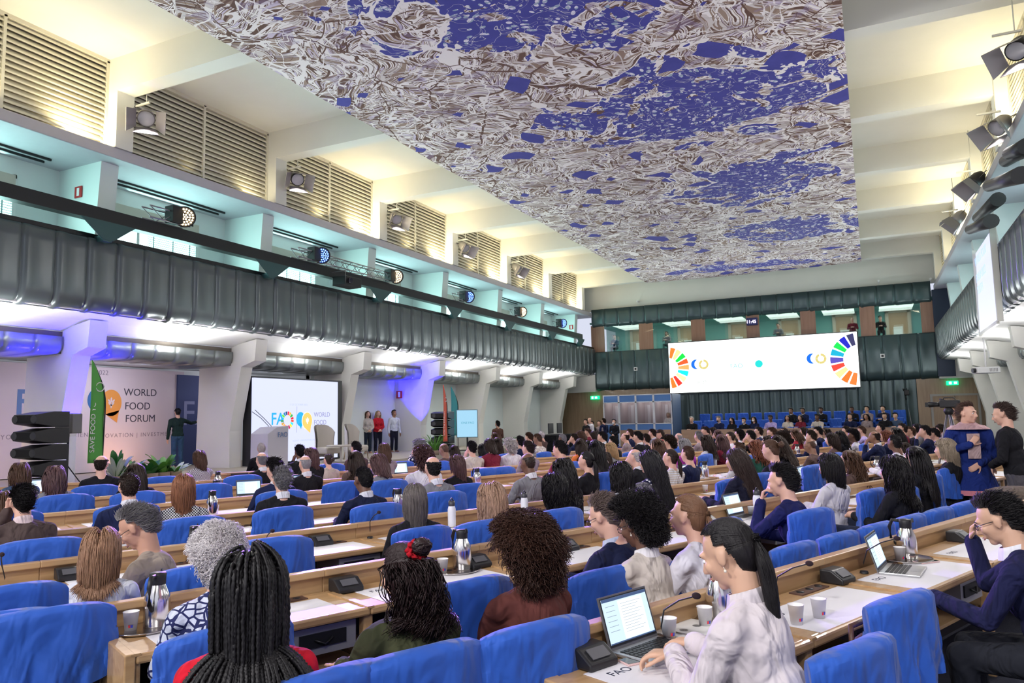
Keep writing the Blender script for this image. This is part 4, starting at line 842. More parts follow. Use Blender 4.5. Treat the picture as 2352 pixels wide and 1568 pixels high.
def heading(p):
    y = p[1]; return FACE if y < 12 else FACE+min(50, (y-12)*2.6)
# ---------------------------------------------------------------- people near the camera, each of its own
def near(x, y, z, hd, pose, sk, hmesh, hc, top, label, **k):
    P = on(x, y, 2, z); ik = k.pop('ik', None)
    if y < 1160 and pose.get('lean', .08) <= .12: pose = dict(pose, lean=-.05)
    if ik:
        p = dict(DEF); p.update(pose); hc_ = np.array((0, p['lean']+p['hf'], p['hz'])); s_ = max(.97, min(1.10, P[2]/hc_[2])); rot = np.array(Euler((0, 0, math.radians(hd))).to_matrix()); base = P-rot@(hc_*s_); base[2] = 0; ar = []
        for q in ik:
            q = dict(q); T = q.pop('px', None)
            if T is not None: q['ik'] = tuple(rot.T@(on(*T[:2], 2, T[2])-base)/s_)
            ar.append(q if T is not None else q['k'])
        pose = dict(pose); pose['arms'] = tuple(ar)
    return person(P, hd, pose, sk, 'x', hc, top, label=label, hmesh=hmesh, **k)
def lanyard(o, hcl, R, HM_, kid): pass
def pearl(o, hcl, R, HM_, kid):
    m = MB()
    for s in (-1, 1): m.sph((s*.083, -.006, -.052), (.006, .006, .006), (10, 6)); m.tube([(s*.083, -.006, -.036), (s*.083, -.006, -.048)], .0012, 5)
    kid('earring', m.mesh('earring', [mat('pearl', (.8, .72, .6), .2)]), mat('pearl'), HM_)
# woman typing in the white blouse
near(1672, 1272, 1.19, FACE+8, dict(fem=1, lean=.16, pitch=24, arms='type', hf=.06), 'o', hair_mesh('pony', 3600, .0026, L=.42, seed=1, near=True, g=(0, .35, -1)), HC['k'], (.66, .60, .62), 'woman in a white blouse with a black ponytail typing on a laptop', vox=.0075, extra=pearl, collar=(.66, .60, .62), group=None, ik=[dict(px=(1548, 1500, .80), d=(-.25, 1, -.12), curl=.7, pole=(-.6, -.3, -1)), dict(px=(1592, 1475, .80), d=(.1, 1, -.12), curl=.7, pole=(.6, -.3, -1))])
# long braids, red jacket
near(572, 1364, 1.14, FACE-22, dict(fem=1, lean=.10, pitch=8), 'd', hair_mesh('braids', 300, .0072, L=.66, seed=2, near=True, K=70, vol=.40), (.008, .007, .008), (.62, .012, .03), 'woman in a red jacket with long black braids down her back', vox=.011, face=False)
# dark curls half up with a red scrunchie, olive shirt
def scrunchie(o, hcl, R, HM_, kid):
    m = MB(); a = np.linspace(0, 2*math.pi, 49); r = .036+.004*np.sin(a*11); m.tube(np.stack([r*np.cos(a), -.128+.010*np.sin(a*9), .082+r*np.sin(a)*.9], 1), .0125+.003*np.sin(a*13), 8); kid('red_scrunchie', m.mesh('scrunchie', [cloth((.45, .01, .02))]), cloth((.45, .01, .02)), HM_)
def epaulette(o, hcl, R, HM_, kid):
    scrunchie(o, hcl, R, HM_, kid); m = MB(); m.sph((-.155, hcl[1]-.05, hcl[2]-.205), (.010, .005, .010), (12, 8)); kid('white_button', m.mesh('button', [white]), white)
near(925, 1318, 1.09, FACE+2, dict(fem=1, lean=.12, pitch=14, bulk=1.32), 'l', hair_mesh('halfup', 3400, .0030, L=.31, seed=3, near=True, vol=.50, wave=.34), (.022, .011, .011), (.052, .058, .028), 'woman in an olive shirt with dark curls tied up by a red scrunchie', vox=.011, extra=epaulette)
# round brown curls
near(1200, 1265, 1.10, FACE-6, dict(fem=1, lean=.12, pitch=10, bulk=1.12), 'b', hair_mesh('curly', 5200, .0030, L=.115, seed=4, near=True), (.052, .022, .014), (.115, .036, .030), 'woman in a rust brown shirt with a big round head of brown curls', vox=.011)
# grey haired man in navy suit
near(1388, 1187, 1.10, FACE+10, dict(lean=.24, pitch=26, hf=.07), 'l', hair_mesh('short', 3200, .0022, seed=5, near=True), (.20, .15, .13), (.010, .014, .045), 'grey haired man in a dark navy suit reading with bowed head beside an afro-haired woman', vox=.011, collar=(.5, .55, .7), glasses=True)
# afro, cream top
near(1462, 1205, 1.10, FACE+2, dict(fem=1, lean=.14, pitch=22), 'd', hair_mesh('afro', 5200, .0026, L=.085, seed=6, near=True), (.012, .010, .011), (.56, .50, .45), 'woman in a cream top with a black afro, glasses and pearl earrings', vox=.011, glasses=True, extra=pearl, collar=(.8, .78, .8))
# light brown ponytail, white blouse
near(1580, 1185, 1.13, FACE+8, dict(fem=1, lean=.08, pitch=2), 'l', hair_mesh('pony', 3200, .0025, L=.34, seed=7, near=True), (.17, .085, .045), (.70, .68, .75), 'woman in a white blouse with a light brown ponytail at the middle desk', vox=.011)
# man at right, hand to his brow
near(2290, 1195, 1.12, FACE+10, dict(lean=.16, pitch=24, hf=.08, arms=('desk', 'brow')), 'o', hair_mesh('short', 3600, .0028, seed=8, near=True), (.010, .009, .010), (.012, .014, .055), 'man with glasses in a navy suit resting his forehead on his hand', vox=.0075, collar=(.8, .8, .85), glasses=True, ik=[dict(k='desk'), dict(px=(2232, 1222, .99), d=(-.2, -.15, 1), n=(-.2, -1, 0), curl=1.0, pole=(.3, .6, -1))])
# grey curls, patterned blouse
near(497, 1283, 1.09, FACE-2, dict(fem=1, lean=.10, pitch=6, bulk=1.1), 'l', hair_mesh('afro', 4600, .0024, L=.062, seed=9, near=True), (.80, .72, .72), (.025, .03, .11), 'woman in a navy and white patterned blouse with short grey curls', vox=.011, kind='cells')
# long straight blond hair, white top
near(232, 1266, 1.03, FACE-20, dict(fem=1, lean=.12, pitch=6), 'l', hair_mesh('fall', 4200, .0028, L=.36, seed=10, near=True, vol=.26), (.34, .19, .11), (.68, .70, .76), 'woman in a white top with straight long blond hair', vox=.011)
# man with glasses bending down, beige blazer
near(312, 1212, 1.09, FACE+56, dict(lean=.22, pitch=34, hf=.08), 'm', hair_mesh('short', 3200, .0022, seed=11, near=True), (.20, .19, .19), (.36, .30, .25), 'man with glasses and short grey hair bending forward in a beige blazer', vox=.0085, glasses=True)
# bob, black pullover
near(952, 1148, 1.075, FACE-18, dict(fem=1, lean=.08), 'l', hair_mesh('fall', 3000, .0028, L=.25, seed=12, near=True, vol=.05), (.14, .12, .11), CC['black'], 'woman in a black pullover with a smooth grey brown bob', vox=.012, face=False)
near(1128, 1150, 1.08, FACE-14, dict(fem=1, lean=.08, pitch=4), 'l', hair_mesh('fall', 3200, .0030, L=.40, seed=13, near=True, vol=.24, wave=.12), (.40, .25, .17), (.06, .07, .10), 'woman in a striped shirt with long blond hair', vox=.012, kind='stripe', face=False)
near(1272, 1122, 1.08, FACE-10, dict(fem=1, lean=.10, pitch=6), 'l', hair_mesh('fall', 2600, .0032, L=.32, seed=14, near=True, vol=.22, wave=.18), HC['k'], CC['black'], 'woman in a black jumper with full black shoulder length hair beside a white bottle', vox=.012, face=False)
near(422, 1122, 1.12, FACE-16, dict(fem=1, lean=.06), 'l', hair_mesh('fall', 2800, .0030, L=.28, seed=15, near=True, vol=.12), (.28, .12, .06), (.70, .70, .70), 'woman in a black and white checked jacket with a light auburn bob', vox=.012, kind='check', face=False)
near(50, 1152, 1.12, FACE+6, dict(lean=.14, pitch=10, arms=('brow', 'desk')), 'l', hair_mesh('short', 2600, .003, seed=16, near=True), HC['k'], (.085, .06, .055), 'man in a brown suit jacket with neat black hair at the left edge', vox=.012, collar=(.75, .6, .6))
near(646, 1103, 1.14, FACE-10, dict(lean=.06), 'l', hair_mesh('short', 2600, .003, seed=17, near=True), HC['g'], CC['black'], 'man in a black suit with thick grey hair seen from behind', vox=.012, collar=(.75, .75, .8), face=False)
near(833, 1102, 1.13, FACE+4, dict(lean=.14, pitch=8), 'd', hair_mesh('crop', 2400, .003, seed=18, near=True), HC['k'], (.010, .014, .04), 'man in a dark navy suit with cropped black hair and white collar', vox=.012, collar=(.7, .7, .75))
near(1793, 1105, 1.16, FACE+12, dict(lean=.20, pitch=12, arms=('chin', 'desk')), 'l', hair_mesh('short', 2800, .0032, seed=19, near=True), HC['k'], (.012, .015, .085), 'person in a navy jacket with short black hair propping the chin on one hand', vox=.011)
near(1905, 1072, 1.15, FACE-6, dict(fem=1, lean=.06), 'o', hair_mesh('fall', 2600, .0036, L=.25, seed=20, near=True, vol=.16), HC['k'], (.62, .60, .64), 'woman in a white jacket with a black bob', vox=.013)
near(2050, 1082, 1.16, FACE-4, dict(fem=1, lean=.10), 'l', hair_mesh('fall', 2400, .0038, L=.42, seed=21, near=True, vol=.26, wave=.2), (.014, .011, .011), CC['black'], 'woman in a black top with long loose dark hair near the aisle chairs', vox=.013, face=False)
near(1690, 1058, 1.20, FACE+4, dict(fem=1, lean=.14), 'l', hair_mesh('fall', 2400, .0038, L=.52, seed=22, near=True, vol=.12, g=(0, -.35, -1)), (.036, .020, .017), (.012, .013, .03), 'woman in a black jacket with very long dark brown hair hanging behind her chair', vox=.013)
near(1490, 1062, 1.20, FACE+2, dict(fem=1, lean=.12), 'o', hair_mesh('fall', 2400, .0038, L=.58, seed=23, near=True, vol=.14, g=(0, -.3, -1)), (.014, .012, .016), (.014, .016, .05), 'woman in a polka dot dress with very long dark hair', vox=.013, kind='dots')
near(1424, 1092, 1.14, FACE-8, dict(fem=1, lean=.12), 'l', hair_mesh('fall', 2200, .0036, L=.34, seed=24, near=True, vol=.14, wave=.1), HC['k'], (.55, .58, .68), 'woman with dark hair and a white hood over her shoulders', vox=.013, face=False)
near(2170, 1032, 1.20, FACE+8, dict(fem=1, lean=.06), 'l', hair_mesh('fall', 2200, .0036, L=.24, seed=25, near=True, vol=.14), HC['s'], CC['black'], 'woman in a black jacket with a greyish blond bob beside the standing men', vox=.013)
near(4, 1158, 1.05, FACE, dict(fem=1, lean=.15, pitch=10), 'l', hair_far('bob'), HC['b'], (.6, .6, .66), 'person in a pale top cut off by the left edge of the photo', vox=.014, face=False)
NMUSED = {}
for i, (x, y, st, hc, top, sk, z, kind, pose, where, d, plus, dz) in enumerate(CROWD):
    hor = proj((ray(x, y)[0]*1e4, ray(x, y)[1]*1e4, CAM[2]))[1]
    P = on(x, y, 2, z) if y > hor+4 else None
    dist = 99 if P is None else proj(P)[2]
    lim = 31.0
    if dist > lim: r = ray(x, y); P = CAM+r*lim
    if P[0] < -13.3: P = CAM+(P-CAM)*((-13.3)/P[0])
    if P[2] < 1.0: P[2] = 1.0
    P = snap(P, .80)
    for t_ in range(3):                                # nobody sits in another's lap: move one seat row back or along
        if not PLACED or min(np.hypot(*(q-P[:2])) for q in PLACED) > .42: break
        r_ = P-CAM; k_ = abs(r_@NV)/math.hypot(r_[0], r_[1]); st_ = min(1.6/max(k_, .4), 2.4)*(1 if t_ % 2 == 0 else .45); P = P+r_/math.hypot(r_[0], r_[1])*st_
    po = pose or FAR[(i*7+3) % len(FAR)] if False else None
    fem = st in FEMH; cands = [k for k in FAR if bool(k.get('fem')) == fem]; po = dict(cands[(i*5+x) % len(cands)])
    if 'lean' not in po: po['lean'] = -.03
    col = (.75, .75, .8) if (not fem and top in ('black', 'navy', 'grey') and i % 3) else None
    lab = '%s in %s with %s %s' % ('woman' if fem else 'person', {'plain': top, 'check': 'checked', 'stripe': 'striped', 'flowers': 'patterned'}[kind], SN[st].format(HN[hc]), where)
    person(P, heading(P)+((i*37) % 23-11), po, sk, st, HC[hc], CC[top], label=lab, kind=kind, group='audience '+where, collar=col, vox=.020, glasses=(i % 5 == 0))

# ================================================================ logos drawn as thin solids on a plane (local x right, y up, z towards the viewer)
SDG = [(.90, .11, .18), (.83, .63, .16), (.15, .60, .22), (.77, .10, .18), (1., .23, .13), (.15, .74, .88), (.99, .77, .04), (.64, .10, .26), (.99, .42, .15), (.87, .07, .40), (.99, .62, .14), (.75, .55, .18), (.25, .50, .27), (.04, .59, .85), (.34, .75, .17), (0, .41, .62), (.10, .28, .42)]
def lin(c): return tuple(v**2.2 for v in c)
def wheel(parent, M, r0, r1, es, a0=0, a1=360, n=17, gap=5., clip=None, cols=None):
    step = (a1-a0)/n
    for i in range(n):
        p0, p1 = math.radians(a0+i*step+gap/2), math.radians(a0+(i+1)*step-gap/2); A = np.linspace(p0, p1, 5)
        poly = [(r1*math.sin(a), r1*math.cos(a)) for a in A]+[(r0*math.sin(a), r0*math.cos(a)) for a in A[::-1]]
        if clip:
            poly = [(min(max(x, clip[0]), clip[1]), min(max(y, clip[2]), clip[3])) for x, y in poly]
            if max(p[0] for p in poly)-min(p[0] for p in poly) < .02 or max(p[1] for p in poly)-min(p[1] for p in poly) < .02: continue
        c = lin((cols or SDG)[i % len(cols or SDG)]); m = MB(); m.prism(poly[::-1], .004, M); m.build('logo_segment', emis('seg_%d_%d' % (int(c[0]*99)*100+int(c[1]*99), int(c[2]*99)), c, es) if es else mat('segp_%d_%d' % (int(c[0]*99)*100+int(c[1]*99), int(c[2]*99)), c, .6), parent)
def disc(parent, M, x, y, r, m, name='logo_disc', tail=None, z=0., sy=1.):
    A = np.linspace(0, 2*math.pi, 33)[:-1]; P = [(x+r*math.cos(a), y+r*sy*math.sin(a)) for a in A]
    b = MB(); b.prism(P, .004, M@Matrix.Translation((0, 0, z)))
    if tail: b.prism(tail, .004, M@Matrix.Translation((0, 0, z)))
    return b.build(name, m, parent)
def leaf(parent, M, x, y, s, m, z):
    b = MB()
    for k, (dx, dy, a) in enumerate(((0, .25, 90), (-.25, .05, 130), (.25, .05, 50), (-.2, -.3, 130), (.2, -.3, 50), (0, -.55, 90))):
        A = np.linspace(0, 2*math.pi, 13)[:-1]; ca, sa = math.cos(math.radians(a)), math.sin(math.radians(a)); P = [(x+s*(dx+.32*math.cos(t)*ca-.12*math.sin(t)*sa), y+s*(dy+.32*math.cos(t)*sa+.12*math.sin(t)*ca)) for t in A]; b.prism(P, .004, M@Matrix.Translation((0, 0, z)))
    b.build('logo_leaf', m, parent)
def bubbles(parent, M, x, y, r, mb, mo, mw):
    disc(parent, M, x-r*1.05, y+r*.22, r*.80, mb, 'logo_blue_bubble', [(x-r*1.5, y-r*.3), (x-r*.95, y-r*1.05), (x-r*.7, y-r*.3)], .001, 1.15)
    disc(parent, M, x+r*.15, y, r, mw, 'logo_white_ring', None, .004, 1.15); disc(parent, M, x+r*.18, y, r*.93, mo, 'logo_orange_bubble', [(x-r*.3, y-r*.9), (x+r*.75, y-r*1.6), (x+r*.9, y-r*.6)], .008, 1.15); leaf(parent, M, x+r*.18, y+r*.1, r*.62, mw, .012)
def PL(o, x, y):                                    # plane frame from a world origin and two world directions
    return FR(o, x, y)
# ---------------------------------------------------------------- stage
stg = MB().bb((-19.38, 3, 0), (-13.75, 33, .48)).build('stage_platform', mat('stage_cream', (.45, .40, .32), .7)); tag(stg, 'low cream stage platform along the left wall', 'stage')
# printed backdrop panels
bx = -18.9
bd = MB().bb((bx-.05, 4.0, .5), (bx, 16.15, 3.32)).build('stage_backdrop', mat('backdrop_print', (.62, .56, .60), .8)); tag(bd, 'pale printed stage backdrop with the World Food Forum logo between the white columns', 'backdrop')
def bp(px, py): p = on(px, py, 0, bx); return p[1], p[2]
M = PL((bx+.002, 0, 0), (0, 1, 0), (0, 0, 1)); ink = mat('backdrop_ink', (.035, .035, .06), .7)
for s, px, py, sz in (('WORLD', 284, 908, .29), ('FOOD', 286, 940, .29), ('FORUM', 287, 969, .29)):
    y, z = bp(px, py); text(s, sz, M@Matrix.Translation((y, z, 0)), ink, bd, 'printed_word')
y, z = bp(262, 862); text('2022', .19, M@Matrix.Translation((y-.55, z, 0)), mat('ink_soft', (.25, .22, .27), .7), bd, 'printed_word')
y, z = bp(240, 1005); text('INNOVATION | INVESTMENT', .16, M@Matrix.Translation((y-.35, z, 0)), mat('ink_soft'), bd, 'printed_word', spacing=1.3); y, z = bp(40, 1008); text('YOUTH ACTION | SCIENCE &', .16, M@Matrix.Translation((y-.4, z, 0)), mat('ink_soft'), bd, 'printed_word', spacing=1.3)
y, z = bp(250, 925); bubbles(bd, M, y, z, .34, mat('print_blue', (.03, .14, .36), .7), mat('print_orange', (.70, .30, .06), .7), mat('backdrop_print'))
y, z = bp(33, 950); text('FAO', .86, M@Matrix.Translation((y, z, 0)), mat('print_bluegrey', (.12, .22, .45), .7), bd, 'printed_word', bold=.02)
b2 = MB().bb((bx-.04, bp(405, 900)[0], .5), (bx+.06, bp(405, 900)[0]+2.2, 3.22)).build('stage_backdrop', mat('print_navy', (.035, .055, .16), .7)); tag(b2, 'navy FAO backdrop panel behind the man in a black cap', 'backdrop')
y, z = bp(415, 968); text('FAO', 1.05, M@Matrix.Translation((y-.02, z-.1, .062)), mat('print_pale', (.22, .25, .42), .7), b2, 'printed_word')
# LED wall on the stage
c0, c1 = on(583, 860, 0, -15.95), on(777, 873, 0, -15.95); ya, yb = c0[1]+.03, c1[1]; z1, z0 = 3.02, .55
led = MB().bb((-16.05, ya, z0), (-15.97, yb, z1)).build('led_wall', emis('led_lilac', (.66, .70, 1.0), .78)); tag(led, 'large bright stage LED wall with FAO and World Food Forum logos behind the lectern', 'screen')
MB().bb((-16.35, ya-.02, .5), (-16.05, yb+.32, z1+.05)).build('rear_frame', blackp, led)
M = PL((-15.968, 0, 0), (0, 1, 0), (0, 0, 1))
def lp(px, py): p = on(px, py, 0, -15.968); return p[1], p[2]
lb = emis('led_blue', (.01, .30, .75), 1.1); lo = emis('led_orange', (.95, .42, .10), 1.1); lw = emis('led_white', (.8, .8, 1), 1.1); lt = emis('led_text', (.22, .22, .40), 1.0)
y, z = lp(622, 975); text('FA', .50, M@Matrix.Translation((y, z, 0)), lb, led, bold=.012); y, z = lp(660, 965); wheel(led, M@Matrix.Translation((y, z, 0)), .16, .27, 1.1)
y, z = lp(681, 993); MB().bb((y, z, 0), (y+.012, z+.8, .003), 0, M).build('divider_line', lt, led)
y, z = lp(703, 966); bubbles(led, M, y, z, .24, lb, lo, lw)
for s, py in (('WORLD', 957), ('FOOD', 975), ('FORUM', 991)): y, z = lp(721, py); text(s, .21, M@Matrix.Translation((y, z, 0)), lt, led)
y, z = lp(665, 931); text('17-21 OCTOBER 2022', .085, M@Matrix.Translation((y, z, 0)), emis('led_pale', (.40, .45, .8), 1.), led); y, z = lp(672, 1014); text('SCIENCE & INNOVATION | INVESTMENT', .075, M@Matrix.Translation((y, z, 0)), emis('led_pale'), led)
# lectern
L = empty('lectern', (-14.95, on(633, 1000, 0, -14.7)[1], 0), 0); lm = mat('lectern_white', (.55, .53, .60), .5); pr = [(-.30, 0), (.34, 0), (.34, 1.62), (.14, 1.78), (-.30, 1.50)]
m = MB(); m.prism([(-.34, .0), (.44, .0), (.44, 1.62), (.0, 1.60), (-.34, 1.42)], .62, FR((.32, 0, .0), (0, 1, 0), (0, 0, 1))@Matrix.Translation((0, 0, -.64))); m.build('body', lm, L, bevel=.012); text('FAO', .20, PL((.325, .0, 1.32), (0, 1, 0), (0, 0, 1)), mat('print_bluegrey'), L, 'printed_logo')
for dy in (.0, .10): MB().tube([(.1, -.1+dy, 1.62), (.05, -.35+dy, 1.85), (.0, -.62+dy, 2.02+dy*.5)], .008, 6).build('gooseneck', blackp, L)
tag(L, 'tall pale grey FAO lectern with two thin microphones in front of the LED wall', 'lectern')
# armchairs and round table
cream = mat('armchair_cream', (.50, .46, .42), .85)
for px, nm in ((752, 'left'), (818, 'right')):
    p = on(px, 1012, 0, -15.3); a = empty('armchair', (-15.3, p[1], .48), math.radians(-95 if nm == 'left' else -80)); m = MB(); A = np.linspace(-1.3, 1.3, 15)
    m.grid(np.array([[(.40*math.sin(q)*(1+.12*(z > .9)), -.36*math.cos(q), z-.25*abs(q/1.3)**3) for q in A] for z in (.15, .5, .9, 1.15)])[:, ::-1]); m.grid(np.array([[(.34*math.sin(q)*(1+.12*(z > .9)), -.28*math.cos(q), z-.25*abs(q/1.3)**3) for q in A] for z in (.15, .5, .9, 1.15)])); m.build('backrest', cream, a)
    MB().bb((-.33, -.3, .25), (.33, .30, .45)).build('seat', cream, a, bevel=.06)
    for i in (-1, 1):
        for j in (-1, 1): MB().tube([(i*.28, j*.25, .25), (i*.31, j*.28, 0)], [.022, .014], 8).build('leg', woodw, a)
    tag(a, 'cream winged armchair on the stage, %s' % ('beside the LED wall edge' if nm == 'left' else 'beside the three standing people'), 'armchair')
p = on(783, 1043, 0, -14.6); t = empty('round_table', (-14.6, p[1], .0)); m = MB(); m.lathe([(.001, 1.0), (.42, 1.0), (.43, .98), (.42, .955), (.001, .955)], 28); m.build('tabletop', cream, t); MB().lathe([(.03, .955), (.03, .52), (.2, .49), (.001, .48)], 16).build('pedestal', cream, t); tag(t, 'small round cream table on the stage between the armchairs and the audience', 'table')
# fire signs
def sign(px, py, ax, v, w, h, m1, lab, nx=0):
    p = on(px, py, ax, v); o = MB().box(p, (.02, w, h) if ax == 0 else (w, .02, h)).build('fire_sign', m1); e = MB().box(p+np.array((.012, 0, 0) if ax == 0 else (0, -.012, 0)), (.004, w*.35, h*.7) if ax == 0 else (w*.35, .004, h*.7)).build('pictogram', white, o); tag(o, lab, 'sign'); return o
red = mat('sign_red', (.45, .02, .02), .5)
sign(917, 906, 1, 25.28, .28, .30, red, 'small red and white fire equipment sign on the white column by the stage'); sign(180, 441, 1, 10.60, .24, .26, red, 'small red and white sign on the gallery column nearest the camera', )
sign(997, 668, 1, 30.3, .24, .26, red, 'small red and white sign on a gallery column above the middle of the truss'); sign(1312, 751, 1, 40.19, .24, .26, red, 'small red and white sign on the gallery column at the far end of the truss')
# ---------------------------------------------------------------- loudspeakers
def pa(loc, rz, n, lab, h=.30, w=.95, wedge=True):
    t = empty('line_array_speaker', loc, rz); z = loc[2]*0
    for i in range(n):
        z0 = i*(h+.02); b = MB(); b.prism([(-.45, z0), (-.1, z0), (.30, z0+.06), (.30, z0+h-.06), (-.1, z0+h), (-.45, z0+h)], w, FR((-w/2, 0, 0), (0, 1, 0), (0, 0, 1))); b = b.build('speaker_cabinet', blackp, t, bevel=.01)
        MB().bb((-w/2+.05, .301, z0+.08), (w/2-.05, .305, z0+h-.08)).build('grille', mat('grille', (.006, .006, .007), .8), b)
        for k in (-.22, .22): MB().tube([(k, .306, z0+h/2), (k, .31, z0+h/2)], .07, 12).build('driver', mat('driver_grey', (.05, .05, .055), .4), b)
    tag(t, lab, 'loudspeaker'); return t
p = on(92, 928, 0, -14.0); pa((-14.1, p[1]+.05, .48), math.radians(-170), 5, 'tall black line array loudspeaker stack left of the blue lit column', .29, .52); 
p = on(1020, 938, 0, -14.8); pa((-14.9, p[1], .48), math.radians(-168), 5, 'black line array loudspeaker stack behind the red feather flag', .29, .7)
p = on(158, 975, 0, -14.6); t = empty('stand_speaker', (-14.6, p[1], 0), math.radians(-60)); MB().bb((-.20, -.17, 1.58), (.20, .17, 1.98)).build('cabinet', mat('speaker_grey', (.13, .125, .12), .5), t, bevel=.02); MB().tube([(0, 0, .5), (0, 0, 1.58)], .022, 10).build('pole', blackp, t)
for a in (0, 2.1, 4.2): MB().tube([(0, 0, .95), (.3*math.cos(a), .3*math.sin(a), .5)], .012, 6).build('leg', blackp, t)
tag(t, 'grey box loudspeaker on a black stand right of the line array stack', 'loudspeaker')
# ---------------------------------------------------------------- feather flags
def flag(px, py_top, py_bot, X_, w, c, lab, curve=1, letters=None, tc=None):
    a, b = on(px, py_top, 0, X_), on(px, py_bot, 0, X_); z1, z0 = a[2], max(b[2], .9); t = empty('feather_flag', (X_, a[1], 0)); n = 20; H_ = z1-z0
    def edge(f): return w*(math.sin(min(1, f*2.2)*math.pi/2)*(.86+.14*(1-f)))
    m = MB(); m.grid(np.array([[(.02*math.sin(5*f+q*2), curve*(-w/2+edge(f)*q), z1-H_*f) for q in np.linspace(0, 1, 6)] for f in np.linspace(0.0, 1, n)])); f = m.build('banner', c, t); so = f.modifiers.new('s', 'SOLIDIFY'); so.thickness = .006
    pole = [(0, curve*(-w/2+edge(k)+.01), z1-H_*k) for k in np.linspace(0.02, 1, 12)] if curve > 0 else [(0, curve*(-w/2+edge(k)+.01), z1-H_*k) for k in np.linspace(.02, 1, 12)]
    MB().tube(pole+[(0, pole[-1][1], .5)], .014, 8).build('pole', blackp, t); m = MB(); m.tube([(.25, -.2, .5), (0, 0, .53), (-.25, .2, .5)], .012, 6); m.build('foot', blackp, t)
    if letters: text(letters, w*.42, PL((.012, -.06, z0+H_*.1), (0, 0, 1), (0, -1, 0)), tc or white, t, 'printed_lettering'); A = np.linspace(0, 2*math.pi, 25); MB().tube([(.014, .02+w*.26*math.cos(q), z0+H_*.74+w*.26*math.sin(q)) for q in A], .012, 5).build('printed_ring', white, t)
    tag(t, lab, 'flag'); return t
flag(229, 828, 1062, -14.75, .36, mat('flag_green', (.10, .40, .07), .7), 'tall green feather flag beside the blue lit column', 1, 'SAVE FOOD YOUNG')
flag(1022, 884, 1022, -14.3, .30, mat('flag_red', (.75, .12, .07), .7), 'tall red and orange feather flag in front of the far line array speakers', 1, 'YOUTH FORUM'); flag(1044, 888, 1000, -15.2, .62, mat('flag_teal', (.03, .30, .33), .7), 'teal feather flag behind the standing display', 1)
# standing display
p = on(1073, 972, 0, -14.4); t = empty('standing_display', (-14.4, p[1], 0), math.radians(-152)); sc_ = proj(p)[2]/F; MB().bb((-.42, -.03, .98), (.42, .03, 2.08)).build('screen_frame', mat('frame_lightblue', (.25, .38, .45), .5), t, bevel=.01); s = MB().bb((-.39, .031, 1.01), (.39, .034, 2.05)).build('screen', emis('display_blue', (.30, .55, .72), .85), t)
text('ONE FAO', .12, PL((.24, .036, 1.52), (-1, 0, 0), (0, 0, 1)), emis('display_ink', (.05, .30, .42), .8), s); MB().tube([(0, 0, .48), (0, 0, 1.0)], .035, 10).build('pole', blackp, t); MB().bb((-.3, -.25, .48), (.3, .25, .51)).build('base', blackp, t); tag(t, 'pale blue display screen on a black pole by the far loudspeakers', 'screen')
# ---------------------------------------------------------------- plants on the stage edge
lg = [mat('leaf_a', (.03, .16, .03), .45, var=.3), mat('leaf_b', (.10, .30, .04), .45, var=.3), mat('leaf_c', (.50, .58, .46), .5)]
def plant(loc, n, r, h, lab, w=.09, mm=0, up=.6, pot=True):
    t = empty('potted_plant', loc); rg = np.random.default_rng(int(loc[1]*97)); m = MB()
    for i in range(n):
        a = rg.random()*6.28; L_ = r*(.6+.5*rg.random()); hh = h*(.5+.6*rg.random()); k = np.linspace(0, 1, 7)
        C_ = np.stack([np.cos(a)*L_*k, np.sin(a)*L_*k, hh*np.sin(k*1.57*(1.15 if up < .5 else .9))], 1); wd = w*np.sin(np.clip(k*.94+.05, 0, 1)*math.pi)**.8; sd = np.array((-math.sin(a), math.cos(a), .25))
        m.grid(np.stack([C_-sd*wd[:, None], C_+np.array((0, 0, -.012)), C_+sd*wd[:, None]], 1), int(rg.random()*2.99) if mm == 0 else mm-1)
    m.build('foliage', lg, t)
    if pot: MB().lathe([(.001, 0), (.13, 0), (.16, -.0), (.17, .16), (.15, .16), (.001, .13)], 16, (0, 0, -.05)).build('pot', mat('pot_clay', (.30, .22, .16), .8), t)
    tag(t, lab, 'plant'); return t
for i, (px, py, nn, r, h, w, mm, nm) in enumerate(((268, 1075, 24, .42, .50, .05, 3, 'white and green leafed plant at the foot of the green flag'), (268, 1055, 10, .14, .62, .10, 1, 'tall dark green plant with broad upright leaves left of the capped man'), (300, 1085, 22, .40, .42, .05, 0, 'bushy variegated plant in the middle of the stage plant row'), (345, 1090, 24, .38, .36, .07, 1, 'low green plant right of the variegated plants'), (372, 1085, 20, .35, .50, .09, 2, 'bright green broad leafed plant below the capped man'), (400, 1092, 18, .36, .28, .06, 0, 'low plant at the right end of the stage plant row'))):
    p = on(px, py, 0, -14.8); plant((-14.8, p[1], .53), nn, r, h, nm, w, mm, pot=True)
p = on(998, 1035, 0, -13.9); plant((-13.9, p[1], .53), 60, .42, .62, 'feathery green palm in front of the red feather flag', .016, 2); p = on(1168, 1000, 0, -14.2); plant((-14.2, p[1], .53), 30, .35, .35, 'small green plant beside the orange lit object at the far wall', .05, 1)
